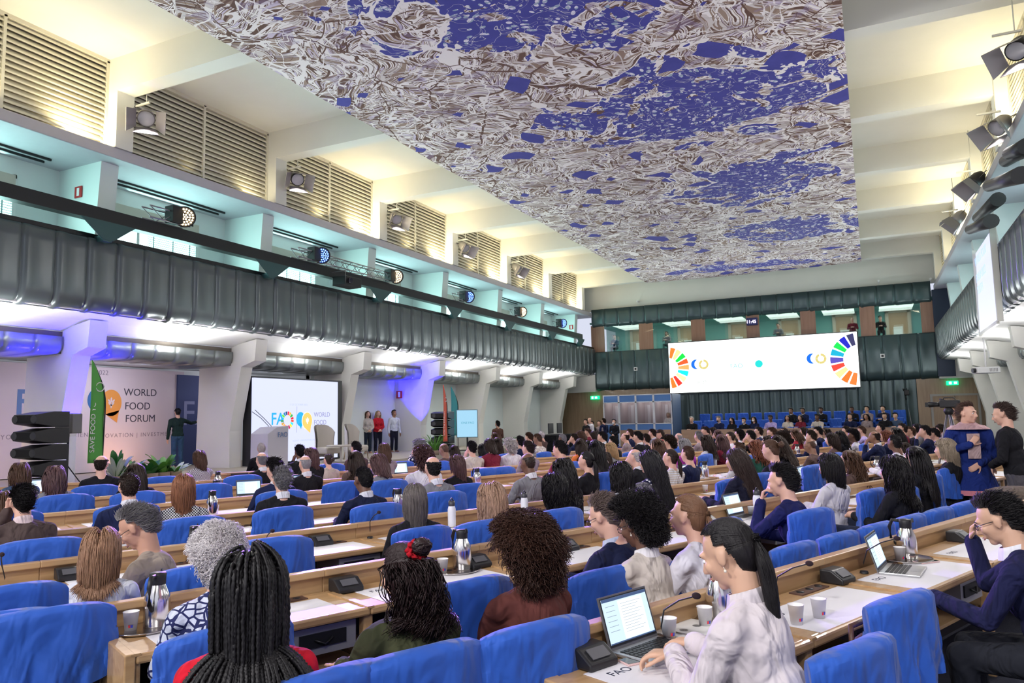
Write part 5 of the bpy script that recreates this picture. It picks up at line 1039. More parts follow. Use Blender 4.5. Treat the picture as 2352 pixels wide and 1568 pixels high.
# ---------------------------------------------------------------- people on and around the stage
def stand(px, py, d, face, pose, sk, st, hc, top, legs, lab, floor, **k):
    r = ray(px, py); P = CAM+r*d; P[2] = min(P[2], floor+1.72); po = dict(stand=1, hz=1.60, lean=.02, hf=.03); po.update(pose); return person(P, face, po, sk, st, hc, top, legs=legs, label=lab, floor=floor, vox=k.pop('vox', .018), **k)
stand(845, 951, 28.6, -122, dict(fem=1, arms='front', hz=1.50), 'l', 'long', HC['b'], (.55, .50, .47), (.02, .03, .05), 'woman in a cream sweater standing on the stage, first of the three beside the armchairs', .48)
stand(869, 950, 28.9, -118, dict(fem=1, arms='front', hz=1.50), 'l', 'long', (.40, .28, .16), (.50, .015, .03), (.012, .015, .03), 'woman in a red cardigan standing between two others on the stage', .48)
stand(906, 949, 29.2, -115, dict(arms='down', hz=1.52), 'b', 'short', HC['k'], (.60, .64, .75), (.012, .014, .03), 'man in a pale blue shirt standing on the stage, last of the three', .48)
stand(408, 947, 21.6, 62, dict(arms=('down', 'out'), hz=1.62, lean=.04), 'l', 'cap', (.01, .01, .012), (.012, .03, .028), (.04, .09, .17), 'man in a black cap and dark shirt reaching out in front of the navy backdrop', .48)
stand(1142, 974, 29, 60, dict(arms='front', hz=1.52), 'm', 'short', HC['k'], (.12, .06, .045), (.02, .02, .03), 'camera operator in a brown jacket standing among the seated crowd by the far wall', 0)
for px, py, st, c, top, lab in ((1345, 969, 'short', 'k', 'black', 'dark clothed person at the left of the group standing by the back door'), (1354, 965, 'ring', 's', 'white', 'grey blond person in white standing by the back door'), (1359, 974, 'short', 'd', 'black', 'person in a black top in front of the group by the back door'), (1376, 972, 'short', 'b', 'taupe', 'person in taupe half hidden in the group by the back door'), (1386, 967, 'short', 'd', 'navy', 'person in a dark jacket at the right of the group by the back door')):
    stand(px, py, 33.5, 150 if px != 1386 else 60, dict(arms='front'), 'l', st, HC[c], CC[top], (.02, .02, .03), lab, 0)
def mask(col):
    def f(o, hcl, R, HM_, kid):
        if 'mask' not in HM: m = MB(); m.sph((0, .078, -.05), (.050, .045, .045), (16, 10)); HM['mask'] = m.mesh('face_mask', [white])
        kid('face_mask', HM['mask'], mat('mask_%d' % int(col[0]*99), col, .8), HM_)
    return f
stand(1410, 969, 33.0, 172, dict(arms='front'), 'l', 'short', HC['k'], (.012, .013, .02), (.012, .013, .02), 'man in a dark suit and white face mask standing beside the interpreter booths', 0, extra=mask((.8, .8, .82)), collar=(.7, .7, .72))
# the two men standing at the right
def sami(o, hcl, R, HM_, kid):
    z = hcl[2]; m = MB(); A = np.linspace(0, 2*math.pi, 33); Z = [z-.62, z-.80, z-.95]; m.grid(np.array([[((.20+.10*k)*math.cos(a)*(1+.05*math.sin(a*9)*k), (.17+.09*k)*math.sin(a)*(1+.05*math.sin(a*9)*k), Z[0]-(.36)*k) for a in A] for k in (0, .4, .8, 1)])); kid('tunic_skirt', m.mesh('tunic_skirt', [cloth((.012, .028, .17))]), cloth((.012, .028, .17)))
    m = MB(); m.grid(np.array([[((.285+q)*math.cos(a), (.245+q)*math.sin(a), Z[0]-.36-h) for a in A] for q, h in ((0.012, -.06), (.02, .0))])); kid('skirt_border', m.mesh('skirt_border', [cloth((.55, .20, .25))]), cloth((.55, .20, .25)))
    m = MB(); m.grid(np.array([[(x, .180+.012*math.cos(x*9)-.02*abs(k-.5), z-.24-.30*k) for x in (-.07, 0, .07)] for k in (0, .3, .6, 1)])); kid('chest_panel', m.mesh('chest_panel', [cloth((.50, .36, .36))]), cloth((.50, .36, .36)))
    m = MB(); m.lathe([(.072, .035), (.078, .02), (.125, -.018), (.185, -.030), (.245, -.075)], 24); q = kid('embroidered_collar', m.mesh('embroidered_collar', [cloth((.52, .34, .36))]), cloth((.52, .34, .36)), Matrix.Translation((0, .0, z-.115))@Matrix.Scale(.80, 4, (0, 1, 0))); m = MB()
    m.lathe([(.182, .02), (.186, 0), (.182, -.03)], 24); kid('belt', m.mesh('belt', [mat('belt_leather', (.12, .07, .05), .5)]), mat('belt_leather'), Matrix.Translation((0, -.01, z-.63))@Matrix.Scale(.78, 4, (0, 1, 0)))
stand(2223, 950, 9.3, -170, dict(arms=('front', 'chest'), hz=1.62, bulk=1.18, hy=42, roll=-4), 'l', 'short', (.10, .055, .04), (.012, .028, .17), (.012, .012, .02), 'man in a blue Sami tunic with embroidered collar standing in the right aisle', 0, vox=.009, extra=sami)
stand(2302, 952, 8.9, 72, dict(arms=('front', 'down'), hz=1.62, bulk=1.15, pitch=14, lean=.08), 'l', 'short', (.06, .035, .028), (.012, .012, .013), (.09, .085, .10), 'man in a black jacket leaning towards the man in the Sami tunic', 0, vox=.010)
stand(2190, 946, 17., 100, dict(arms='front'), 'm', 'short', (.16, .10, .05), (.30, .22, .12), (.05, .05, .06), 'camera operator in a tan top behind the television camera', 0)
# ---------------------------------------------------------------- truss beam with lamps
tr = MB(); tr.bb((-14.72, 0, 6.05), (-14.48, 39.4, 6.33)); tr = tr.build('lighting_beam', black); tag(tr, 'long black lighting beam running above the left balcony front', 'beam')
for k, y in enumerate([10.3, 15.15, 20.1, 25.0, 29.9, 34.9, 39.0]):
    m = MB(); m.prism([(-.62, 6.05), (.55, 6.05), (.12, 5.66), (-.12, 5.66)], .02, FR((-14.46, y, 0), (0, 1, 0), (0, 0, 1))); m.prism([(-.1, 5.66), (.1, 5.66), (.62, 6.05), (.45, 6.05)], -.3, FR((-14.46, y+.05, 0), (0, 1, 0), (0, 0, 1))); m.bb((-14.75, y-.1, 5.62), (-14.45, y+.1, 5.75)); o = m.build('beam_bracket', mat('bracket_teal', (.035, .085, .09), .45, .4)); tag(o, 'triangular dark steel bracket holding the lighting beam on the left balcony rail', 'bracket', 'brackets under the lighting beam')
def lattice(a, b, w):
    a, b = np.array(a, float), np.array(b, float); m = MB(); L_ = np.linalg.norm(b-a); n = max(2, int(L_/(w*1.1))); cs = [np.array((i*w/2, 0, j*w/2)) for i in (-1, 1) for j in (-1, 1)]
    for c in cs: m.tube([a+c, b+c], .018, 6)
    for i in range(n):
        p, q = a+(b-a)*i/n, a+(b-a)*(i+1)/n
        for c, d in ((0, 1), (2, 3), (0, 2), (1, 3)): m.tube([p+cs[c], q+cs[d]] if i % 2 else [p+cs[d], q+cs[c]], .010, 5)
    return m
alu = mat('truss_alu', (.25, .24, .26), .35, .8)
for a, b in ((11.2, 12.3), (16.0, 20.8), (25.0, 26.0), (30.2, 31.0), (35.2, 36.0)):
    o = lattice((-14.45, a, 6.50), (-14.45, b, 6.50), .26).build('lattice_truss', alu); tag(o, 'short aluminium lattice truss section on the black lighting beam', 'truss', 'lattice truss sections on the beam')
warm = emis('lamp_warm', (1, .72, .40), 6.); blu = emis('lamp_blue', (.10, .22, 1), 5.)
for k, (y, c) in enumerate(((12.15, 0), (17.0, 1), (20.8, 0), (25.85, 1), (30.9, 0), (35.9, 1))):
    t = empty('led_stage_light', (-14.35, y, 6.60)); d = Vector((.72, -.52 if k else -.50, -.30)).normalized(); M = FR((0, 0, 0), d.cross(Vector((0, 0, 1))), Vector((0, 0, 1)).cross(d).cross(d)*-1); q = d.to_track_quat('Z', 'Y').to_matrix().to_4x4()
    MB().lathe([(.001, -.30), (.12, -.28), (.16, -.10), (.17, .0), (.24, .12), (.25, .17), (.22, .17), (.22, .15), (.001, .15)], 24, M=q).build('lamp_head', black, t)
    m = MB()
    for rr, nn in ((0, 1), (.06, 6), (.12, 12), (.18, 18)):
        for i in range(nn): a = i*2*math.pi/nn; m.lathe([(.001, .165), (.020, .165), (.022, .155)], 8, (rr*math.cos(a), rr*math.sin(a), 0), M=q)
    m.build('led_lens', (warm, blu)[c], t); m = MB(); m.tube([(0, -.26, -.0), (0, -.26, -.18), (0, .26, -.18), (0, .26, 0)], .02, 6); m.build('yoke', black, t); MB().bb((-.14, -.42, -.24), (.14, -.14, .16)).build('driver_box', black, t, bevel=.01)
    tag(t, ('warm white' if c == 0 else 'blue')+' LED stage light on the lighting beam above the left balcony', 'stage light', 'LED stage lights on the beam')
pj = empty('video_projector', (-14.25, 18.0, 5.80)); MB().bb((-.25, -.3, 0), (.25, .5, .28)).build('housing', black, pj, bevel=.02); MB().tube([(.25, -.1, .14), (.32, -.1, .14)], .08, 16).build('lens', mat('lens_glass', (.02, .02, .03), .05), pj); MB().tube([(-.3, -.35, 0), (-.3, -.35, .4), (.3, -.35, .4), (.3, -.35, 0)], .012, 6).build('cage', alu, pj); tag(pj, 'black video projector in a cage on the left balcony rail under the truss', 'projector')
# ---------------------------------------------------------------- hanging theatre floods with barn doors
FLM = mat('flood_grey', (.30, .28, .27), .5, .3); FLB = mat('flood_black', (.02, .02, .022), .5)
def flood(loc, tgt, m1, lab, top):
    t = empty('theatre_flood', loc); d = (Vector(tgt)-Vector(loc)).normalized(); q = d.to_track_quat('Z', 'Y').to_matrix().to_4x4()
    MB().lathe([(.001, -.38), (.10, -.37), (.17, -.25), (.19, -.05), (.19, .02), (.001, .02)], 20, M=q).build('lamp_body', m1, t); m = MB(); m.tube([(-.24, 0, -.1), (-.24, -.0, -.38), (.24, 0, -.38), (.24, 0, -.1)], .014, 6, M=q); m.build('yoke', alu, t)
    MB().lathe([(.001, .03), (.16, .03), (.17, .015)], 20, M=q).build('lens', mat('lens_milky', (.5, .5, .52), .2), t)
    for i, (rz, ang) in enumerate(((0, 12), (90, 35), (180, 8), (270, 35))):
        B = q@Euler((0, 0, math.radians(rz))).to_matrix().to_4x4()@Matrix.Translation((0, .20, .03))@Euler((math.radians(-ang), 0, 0)).to_matrix().to_4x4(); MB().prism([(-.20, 0), (.20, 0), (.26, .34), (-.26, .34)], .008, B@Matrix(((1, 0, 0, 0), (0, 0, 1, 0), (0, 1, 0, 0), (0, 0, 0, 1)))).build('barn_door', mat('barn_door_grey', (.26, .24, .25), .45, .3), t)
    m = MB(); m.tube([(0, 0, .36), (0, 0, top-loc[2])], .012, 6); m.bb((-.35, -.02, .34), (.1, .02, .38)); m.build('hanging_rod', mat('rod_white', (.7, .68, .6), .5), t); tag(t, lab, 'theatre light'); return t
for i, ((x, y, z), tg) in enumerate(SPOTS_L): flood((x-.05, y+.05, z+.12), (tg[0]+2, tg[1]-4, tg[2]), FLB if i == 1 else FLM, ['grey theatre flood with open barn doors nearest the camera by the louvres', 'black theatre flood hanging at the second pilaster of the left side', 'grey theatre flood hanging at the third pilaster of the left side', 'grey theatre flood hanging at the fourth pilaster of the left side', 'grey theatre flood hanging at the farthest left pilaster in view'][i], 9.2)
for i, ((x, y, z), tg) in enumerate(SPOTS_R): flood((x, y, z+.12), (tg[0], tg[1], tg[2]), FLB if i in (0, 2) else FLM, ['black theatre flood at the upper right corner', 'grey theatre flood above the right hand balcony tubes', 'black theatre flood beside the upper black tube lamp', 'grey theatre flood with closed barn doors over the lower black tube lamp'][i], 9.2)
for i, (px, py, qx, qy, X_) in enumerate(((2272, 427, 2345, 402, 2.7), (2228, 527, 2300, 498, 2.7), (2318, 352, 2360, 335, 2.9), (2245, 500, 2350, 405, 2.95), (2310, 370, 2358, 340, 2.95))):
    a = on(px, py, 0, X_); b = on(qx, qy, 0, X_+.1); t = empty('profile_spotlight', tuple(a)); d = b-a; b = a+d/np.linalg.norm(d)*min(np.linalg.norm(d), 3.2); MB().tube([(0, 0, 0), (b-a)*.5, b-a], [.13, .14, .17], 14).build('barrel', FLB, t); MB().tube([(a-b)*.01, (a-b)*.02], .12, 14).build('lens', mat('lens_bright', (.75, .78, .9), .1), t); tag(t, 'black profile spotlight tube fixed above the right balcony', 'spotlight', 'profile spotlights above the right balcony')
# ---------------------------------------------------------------- big LED screen of the back wall
za, zb = 2.93, 5.72; xa, xb = on(1537, 840, 1, 41.6)[0], on(1972, 830, 1, 41.6)[0]
S = MB().bb((xa, 41.6, za), (xb, 41.7, zb)).build('led_screen', emis('led_hot', (.93, 1.0, .98), 1.9)); MB().bb((xa-.05, 41.7, za-.05), (xb+.05, 41.95, zb+.05)).build('rear_frame', blackp, S); tag(S, 'very bright wide LED screen on the back wall with coloured wheel segments at both ends', 'screen')
M = PL((xa, 41.598, za), (1, 0, 0), (0, 0, 1)); Wd, Hd = xb-xa, zb-za; GC = [(.95, .45, .15), (.82, .80, .55), (0, .80, .25), (.98, .33, .15), (.85, .62, .35), (0, .85, .85), (.86, .85, .62), (.93, .2, .15), (.95, .45, .15)]
wheel(S, M@Matrix.Translation((-.05, Hd*.50, 0)), .56, 1.16, 1.0, 6, 174, 9, 4, None, GC)
GR = [(.2, .2, .35), (.10, .12, .70), (.0, .80, .30), (.05, .62, .75), (.32, .28, .66), (.93, .25, .2), (.82, .80, .55), (.95, .42, .15), (.95, .45, .2)]
wheel(S, M@Matrix.Translation((Wd+.02, Hd*.50, 0)), .72, 1.34, 1.0, -6, -174, 9, -4, (-9, -.02, -Hd/2+.01, Hd/2-.01), GR)
for cx in (Wd*.155, Wd*.775):
    disc(S, M, cx, Hd*.55, .27, emis('scr_blue', (.0, .12, .62), 1.), 'logo_blue_bubble'); disc(S, M, cx+.19, Hd*.55, .27, emis('led_hot'), 'logo_white_gap', z=.003); wheel(S, M@Matrix.Translation((cx+.42, Hd*.54, .004)), .15, .27, .9, 0, 340, 5, .5, None, [(.80, .74, .45)])
text('8  22', .24, M@Matrix.Translation((Wd*.16, Hd*.16, 0)), emis('scr_grey', (.22, .26, .22), .8), S); text('22', .20, M@Matrix.Translation((Wd*.80, Hd*.2, 0)), emis('scr_grey'), S); text('FAO', .34, M@Matrix.Translation((Wd*.345, Hd*.44, 0)), emis('scr_teal', (.16, .50, .52), .9), S); disc(S, M, Wd*.50, Hd*.50, .20, emis('scr_cyan', (.01, .55, .52), 1.)); wheel(S, M@Matrix.Translation((Wd*.50, Hd*.50, 0)), .27, .34, 1.6, 0, 360, 1, .1, None, [(1., .85, .85)])
area(((xa+xb)/2, 41.4, (za+zb)/2), (0, -1, -.1), Wd, Hd, 160, (.95, 1, 1))
c = empty('led_clock', (on(1727, 738, 1, 41.9)[0], 41.9, on(1727, 738, 1, 41.9)[2])); MB().bb((-.28, -.03, -.2), (.28, .22, .2)).build('housing', mat('clock_blue', (.02, .02, .12), .5), c); text('11:45', .24, PL((-.30, -.032, -.09), (1, 0, 0), (0, 0, 1)), emis('clock_digits', (.75, .65, 1), 4), c, 'digits'); tag(c, 'small glowing digital clock over the big screen', 'clock')
# exit signs, cctv, small speakers
for px, py, lab in ((1365, 913, 'green exit sign above the left back door'), (2188, 879, 'green exit sign above the right back door')):
    p = on(px, py, 1, 42.1); o = MB().box((p[0], 42.25, p[2]), (.5, .2, .2)).build('exit_sign', emis('exit_green', (.0, .55, .18), 2.2)); m = MB(); m.box((p[0]-.1, 42.06, p[2]), (.10, .01, .12)); m.box((p[0]+.12, 42.06, p[2]), (.12, .01, .10)); m.build('pictogram', emis('exit_white', (.8, 1, .85), 3), o); tag(o, lab, 'sign')
for px, py, lab in ((1462, 692, 'small white security camera above the left of the upper steel band'), (2018, 645, 'small white security camera above the right of the upper steel band'), (2138, 640, 'small white security camera at the top right corner of the back wall')):
    p = on(px, py, 1, 41.8); t = empty('security_camera', (p[0], 42.12, p[2])); MB().tube([(0, -.25, .02), (0, .2, .05)], .05, 10).build('camera_body', white, t); MB().tube([(0, 0, -.12), (0, -.0, .05)], .02, 6).build('bracket', white, t); tag(t, lab, 'security camera')
for px, py, lab in ((1460, 847, 'small white framed square box on the steel panels left of the big screen'), (2027, 817, 'small white framed square box on the steel panels right of the big screen')):
    p = on(px, py, 1, 41.85); o = MB().box((p[0], 41.88, p[2]), (.2, .12, .2)).build('wall_box', white); MB().box((p[0], 41.81, p[2]), (.11, .02, .11)).build('black_insert', blackp, o); tag(o, lab, 'box')
# ---------------------------------------------------------------- interpreter booths
bb_ = mat('booth_blue', (.09, .22, .55), .6); bf = mat('booth_frame_white', (.72, .73, .80), .4); gl = mat('booth_glass_front', (.85, .9, .95), .03, trans=1., alpha=.22)
yb_ = 38.5; xs_ = [on(px, 950, 1, yb_)[0] for px in (1386, 1422, 1461, 1502, 1544)]; zt = 2.80; zm0, zm1 = 1.28, 2.42
for i in range(4):
    a, b = xs_[i], xs_[i+1]; t = empty('interpreter_booth', ((a+b)/2, yb_, 0)); w = (b-a)/2
    MB().bb((-w+.04, 0, .02), (w-.04, .04, zm0)).build('front_panel', bb_, t); MB().bb((-w+.04, 0, zm1), (w-.04, .04, zt)).build('header_panel', bb_, t); m = MB()
    for q in (-w, w-.05): m.bb((q, -.02, 0), (q+.05, .06, zt))
    for z in (zm0-.03, zm1-.03, zt-.03): m.bb((-w, -.02, z), (w, .06, z+.05))
    m.build('frame', bf, t); MB().bb((-w+.05, .01, zm0), (w-.05, .02, zm1)).build('front_window', gl, t); m = MB(); m.bb((-w, .04, 0), (-w+.03, 1.6, zt)); m.bb((w-.03, .04, 0), (w, 1.6, zt)); m.bb((-w, 1.57, 0), (w, 1.6, zt)); m.bb((-w, 0, zt-.02), (w, 1.6, zt+.02)); m.build('box_walls', mat('booth_inside', (.40, .34, .36), .8), t)
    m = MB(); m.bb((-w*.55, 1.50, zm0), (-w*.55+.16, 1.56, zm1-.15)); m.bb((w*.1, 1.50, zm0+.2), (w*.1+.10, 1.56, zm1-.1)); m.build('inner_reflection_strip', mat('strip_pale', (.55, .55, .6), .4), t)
    area(((a+b)/2, yb_+.9, zt-.1), (0, 0, -1), .8, .8, 5, (1, .95, .9))  # lamp added to brighten the inside of the booth
    tag(t, 'blue and white interpreter booth, %s' % ['at the left end of the row', 'second from the left end', 'third from the left end', 'at the right end with a seated interpreter'][i], 'interpreter booth', 'row of interpreter booths')
MB0 = MB().bb((xs_[4], yb_, 0), (xs_[4]+.03, yb_+1.9, zt)).build('booth_side_wall', mat('booth_navy', (.03, .06, .13), .6)); tag(MB0, 'dark blue side wall at the right end of the interpreter booths', 'panel')
person(on(1535, 952, 1, yb_+.7), 175, dict(FAR[2]), 'l', 'bob', HC['s'], (.6, .58, .6), label='interpreter with blondish hair in a white top seated in the right end booth', floor=.5, fit=False, vox=.02)
# ---------------------------------------------------------------- podium with tiers at the back
YP = 36.0; x0, x1 = on(1565, 990, 1, YP)[0], on(2150, 980, 1, YP)[0]; zt_ = on(1700, 985, 1, YP)[2]
o = MB().bb((x0, YP, 0), (x1, YP+.08, zt_)).build('podium_desk', wood('podium_wood', (.33, .20, .13), (.42, .27, .18), 0, 1.)); tag(o, 'long reddish wooden podium front below the big screen', 'podium')
x2, x3 = on(1425, 1000, 1, YP)[0], on(1540, 998, 1, YP)[0]; o = MB().bb((x2, YP, 0), (x3, YP+.08, on(1480, 987, 1, YP)[2])).build('podium_desk', MATS['podium_wood']); tag(o, 'shorter wooden desk front below the interpreter booths', 'podium')
for i, (yy, zz) in enumerate(((YP+.2, .12), (YP+2.2, .45), (YP+4.0, .85))): o = MB().bb((x0, yy, 0), (2.0, yy+2.0, zz)).build('tier_platform', carpet); tag(o, ['lowest carpeted tier behind the long podium front', 'middle carpeted tier behind the podium', 'highest carpeted tier against the dark back panels'][i], 'platform', 'tiers behind the podium')
def seatblock(): 
    t = empty('podium_chair'); MB().bb((-.27, -.05, 0), (.27, .05, .92)).build('backrest', blue, t, bevel=.04); MB().bb((-.25, .05, .3), (.25, .45, .42)).build('seat', blue, t, bevel=.03); return t
TS = [None]
for yy, zz, a, b in ((YP+1.1, .12, 1655, 1990), (YP+2.9, .45, 1600, 2130), (YP+4.4, .80, 1620, 2130)):
    xa_, xb_ = on(a, 980, 1, yy)[0], on(b, 980, 1, yy)[0]; n = int((xb_-xa_)/.66)
    for i in range(n):
        if TS[0] is None: TS[0] = seatblock(); o = TS[0]
        else: o = copy_tree(TS[0])
        o.location = (xa_+.66*i, yy, zz); o.rotation_euler = (0, 0, math.pi); tag(o, 'blue covered seat of the raised rows behind the podium', 'chair', 'blue seats of the raised rows')
for k, (px, py, yy, st, c, top, sk, msk) in enumerate(((1588, 962, 36.7, 'short', 'w', 'black', 'l', 0), (1650, 962, 36.7, 'short', 'g', 'navy', 'l', 1), (1680, 965, 36.7, 'mid', 'k', 'black', 'l', 1), (1708, 966, 36.7, 'short', 'k', 'black', 'l', 2), (1731, 963, 36.7, 'mid', 'k', 'navy', 'l', 2), (1769, 956, 36.9, 'short', 'k', 'lilac', 'd', 0), (1808, 954, 37.2, 'long', 'k', 'cream', 'm', 0), (1816, 941, 38.9, 'short', 'k', 'black', 'b', 0), (1837, 954, 37.2, 'long', 'd', 'maroon', 'l', 0), (1843, 942, 38.9, 'short', 'k', 'navy', 'b', 0), (1876, 951, 37.2, 'short', 'k', 'cream', 'd', 0), (1885, 940, 38.9, 'short', 'k', 'black', 'd', 0),
    (1951, 947, 37.2, 'short', 'k', 'navy', 'l', 0), (1956, 936, 38.9, 'crop', 'k', 'black', 'd', 0), (1990, 936, 38.9, 'short', 'k', 'taupe', 'o', 0), (1989, 951, 37.2, 'long', 'k', 'taupe', 'm', 0), (2027, 936, 38.9, 'short', 'k', 'navy', 'o', 0), (2031, 950, 37.2, 'short', 'k', 'black', 'o', 0), (2056, 950, 37.2, 'short', 'k', 'denim', 'o', 0))):
    P = on(px, py, 1, yy); fl = P[2]-1.2
    person(P, 172-(k*17) % 20, dict(FAR[(2 if st in FEMH else 0)+(k % 2)]), sk, st, HC[c], CC[top], label='%s in %s with %s hair%s on the podium %s' % ('woman' if st in FEMH else 'person', {'lilac': 'a white shirt'}.get(top, top), HN[c], ['', ' and dark mask', ' and white mask'][msk], 'front row' if yy < 38 else 'upper row'), floor=(.12 if yy < 38 else .45), vox=.02, collar=(.7, .7, .72) if (top in ('black', 'navy') and st == 'short') else None, extra=[None, mask((.02, .02, .03)), mask((.8, .8, .82))][msk], group='people on the podium')
for px, py, yy, st, c, top in ((1412, 778, 43.2, 'short', 'k', 'denim'), (1532, 787, 43.2, 'bob', 'b', 'grey'), (1788, 764, 43.2, 'short', 'd', 'grey'), (1959, 757, 42.8, 'bald', 'b', 'maroon'), (2023, 750, 43.0, 'short', 'k', 'black')):
    P = on(px, py, 1, yy); person(P, 180, dict(FAR[0]), 'l', st, HC[c], CC[top], label='interpreter in %s seen through the glass of the upper gallery' % top, floor=5.4, vox=.02, group='interpreters in the upper gallery')
# ---------------------------------------------------------------- right wall screen, projector, cameras
C4 = [on(2243, 575, 0, 3.0), on(2286, 518, 0, 3.0), on(2286, 742, 0, 2.86), on(2248, 772, 0, 2.86)]; ys_ = (C4[0][1]+C4[3][1])/2, (C4[1][1]+C4[2][1])/2; zt1, zb1 = 6.15, 3.85
t = empty('projection_screen', (2.93, (ys_[0]+ys_[1])/2, 5.0)); hw = (ys_[0]-ys_[1])/2; Q = np.array([[(-.03, hw, -1.15), (-.03, -hw, -1.15)], [(.03, hw, 1.15), (.03, -hw, 1.15)]]); s = MB().grid(Q[:, ::-1]*1.0, 0, False).build('screen_surface', emis('screen_pale', (.55, .58, .80), .95), t); so = s.modifiers.new('s', 'SOLIDIFY'); so.thickness = .03; so.offset = 1
m = MB(); m.bb((-.05, -hw-.12, -1.2), (.08, -hw, 1.25)); m.bb((-.05, hw, -1.2), (.08, hw+.04, 1.25)); m.bb((-.06, -hw, -1.25), (.0, hw, -1.16)); m.build('screen_frame', mat('frame_pale', (.55, .55, .5), .5), t)
for i, (zz, l) in enumerate(((.72, 'WORLD FOOD'), (.25, 'FORUM 2022'), (-.10, 'YOUTH'))): text(l, .34, PL((-.035, hw*.85, zz), (0, -1, 0), (0, 0, 1)), emis('screen_glyph', (.40, .56, .92), 1.), t, 'projected_text')
tag(t, 'large white projection screen hanging in front of the right balcony', 'screen')
p = on(2265, 850, 1, 25.5); t = empty('ceiling_projector', (p[0], 25.5, p[2]), math.radians(20)); MB().bb((-.30, -.2, -.09), (.30, .2, .09)).build('housing', white, t, bevel=.02); MB().tube([(-.30, 0, 0), (-.38, 0, 0)], .07, 14).build('lens', blackp, t); MB().tube([(0, 0, .09), (0, 0, .95)], .025, 8).build('mount_pole', white, t); m = MB()
for i in range(6): m.bb((.0+i*.04, -.204, -.05), (.02+i*.04, -.2, .05))
m.build('vent', mat('vent_grey', (.3, .3, .3), .5), t); tag(t, 'white ceiling projector hanging under the right gallery', 'projector')
def tvcam(px, py, d, s, lab, rz=80):
    P = CAM+ray(px, py)*d; t = empty('television_camera', (P[0], P[1], 0), math.radians(rz)); z = P[2]; t.scale = (1, 1, 1)
    MB().bb((-.09*s, -.30*s, z-.10*s), (.09*s, .22*s, z+.12*s)).build('camera_body', blackp, t, bevel=.02); MB().tube([(0, .22*s, z), (0, .30*s, z), (0, .52*s, z)], [.06*s, .07*s, .085*s], 16).build('lens', black, t); MB().bb((-.07*s, .50*s, z-.07*s), (.07*s, .60*s, z+.07*s)).build('lens_hood', blackp, t); MB().tube([(0, -.2*s, z+.12*s), (0, -.15*s, z+.19*s), (0, .1*s, z+.19*s), (0, .14*s, z+.12*s)], .014*s, 8).build('carry_handle', blackp, t); MB().tube([(.09*s, .1*s, z+.1*s), (.12*s, .25*s, z+.16*s)], .03*s, 8).build('microphone', blackp, t)
    MB().lathe([(.05, z-.10*s), (.09, z-.2*s), (.06, z-.3*s), (.001, z-.3*s)], 12).build('tripod_head', black, t)
    for a in (0, 2.1, 4.2): MB().tube([(.03*math.cos(a), .03*math.sin(a), z-.3*s), (.38*math.cos(a), .38*math.sin(a), .02)], .02, 6).build('tripod_leg', alu, t)
    tag(t, lab, 'camera'); return t
tvcam(2178, 928, 13.5, .62, 'big black television camera on a tripod behind the man in the blue tunic', 70)
P = on(2082, 902, 1, 38.5); t = tvcam(2082, 902, 37.5, 1.2, 'small unmanned camera on a tall tripod in front of the back panels', 180)
# unoccupied piano-like black shape and control desk at the far left wall
p = on(1300, 1005, 0, -12.8); t = empty('control_desk', (-12.6, 30.5, 0)); MB().bb((-.6, -1.4, 0), (.6, 1.4, .95)).build('black_cloth', cloth((.008, .008, .01)), t)
for i, dy in enumerate((-.5, .5)): MB().bb((-.05, dy-.25, 1.0), (0, dy+.25, 1.45)).build('monitor', blackp, t)
tag(t, 'technicians desk under a black cloth with two monitors at the far left wall', 'desk')
# blue uplights washing two columns
for (x, y, tx, ty, w, a) in ((-15.15, 10.86, -15.95, 10.83, 1700, 60), (-15.5, 24.5, -16.4, 25.4, 1500, 44)):
    spot((x, y, .66), (tx-x, ty-y, 2.3), w, (.022, .012, 1), a, .5, .05)
    t = empty('uplight', (x, y, .48)); MB().lathe([(.001, 0), (.12, 0), (.12, .10), (.10, .12), (.001, .11)], 16).build('lamp_can', black, t); tag(t, 'small blue uplight on the stage floor at the foot of the %s blue lit column' % ('near' if y < 15 else 'far'), 'stage light')
spot((-17.6, 9.2, .7), (-1.2, 1.5, .4), 30, (1, .45, .2), 110, .9, .1); spot((-17.8, 13.6, .7), (-1, .4, .4), 30, (1, .45, .2), 110, .9, .1)
for yy in (7.5, 12.3, 17.2): area((-17.2, yy+.8, 3.25), (-1, 0, -.8), 1.6, .5, 28, (.9, .85, 1))
# ================================================================ things on the near desks
def put(kind, fn, px, py, lab, cat, z=.718, rz=None, g=None, dz=0):
    p = on(px, py, 2, z); n0 = p@NV; best = min(ROWI, key=lambda r: abs(r+.26-n0)); q = min(max(n0, best+.11), best+.44)
    if abs(q-n0) < .8 and abs(q-n0) > 1e-4:            # keep it on the worktop, in the same pixel column
        s0 = p@TV; lo, hi = s0-2.5, s0+2.5; f_ = lambda s_: proj(TV*s_+NV*q+np.array((0, 0, z)))[0]-px
        if f_(lo)*f_(hi) < 0:
            up_ = f_(hi) > 0
            for _ in range(40):
                mid = (lo+hi)/2
                if (f_(mid) > 0) == up_: hi = mid
                else: lo = mid
            p = TV*lo+NV*q
    return prop(kind, fn, TR(p[0], p[1], z+dz, math.radians(FACE if rz is None else rz)), lab, cat, g)
put('laptop', make_laptop, 1508, 1497, 'open laptop in front of the woman in the white blouse', 'laptop', rz=FACE+2)
put('laptop', make_laptop, 2075, 1312, 'thin silver laptop in front of the man resting his brow', 'laptop', rz=FACE+14)
put('laptop', make_laptop, 1718, 1188, 'open laptop beside the person in navy propping the chin', 'laptop', rz=FACE+6)
put('laptop', make_laptop, 1592, 1110, 'half open pale laptop beside the steel jug in the middle rows', 'laptop', rz=FACE+12); put('laptop', make_laptop, 1868, 1108, 'tilted pale laptop left of the woman in the white jacket', 'laptop', rz=FACE+12)
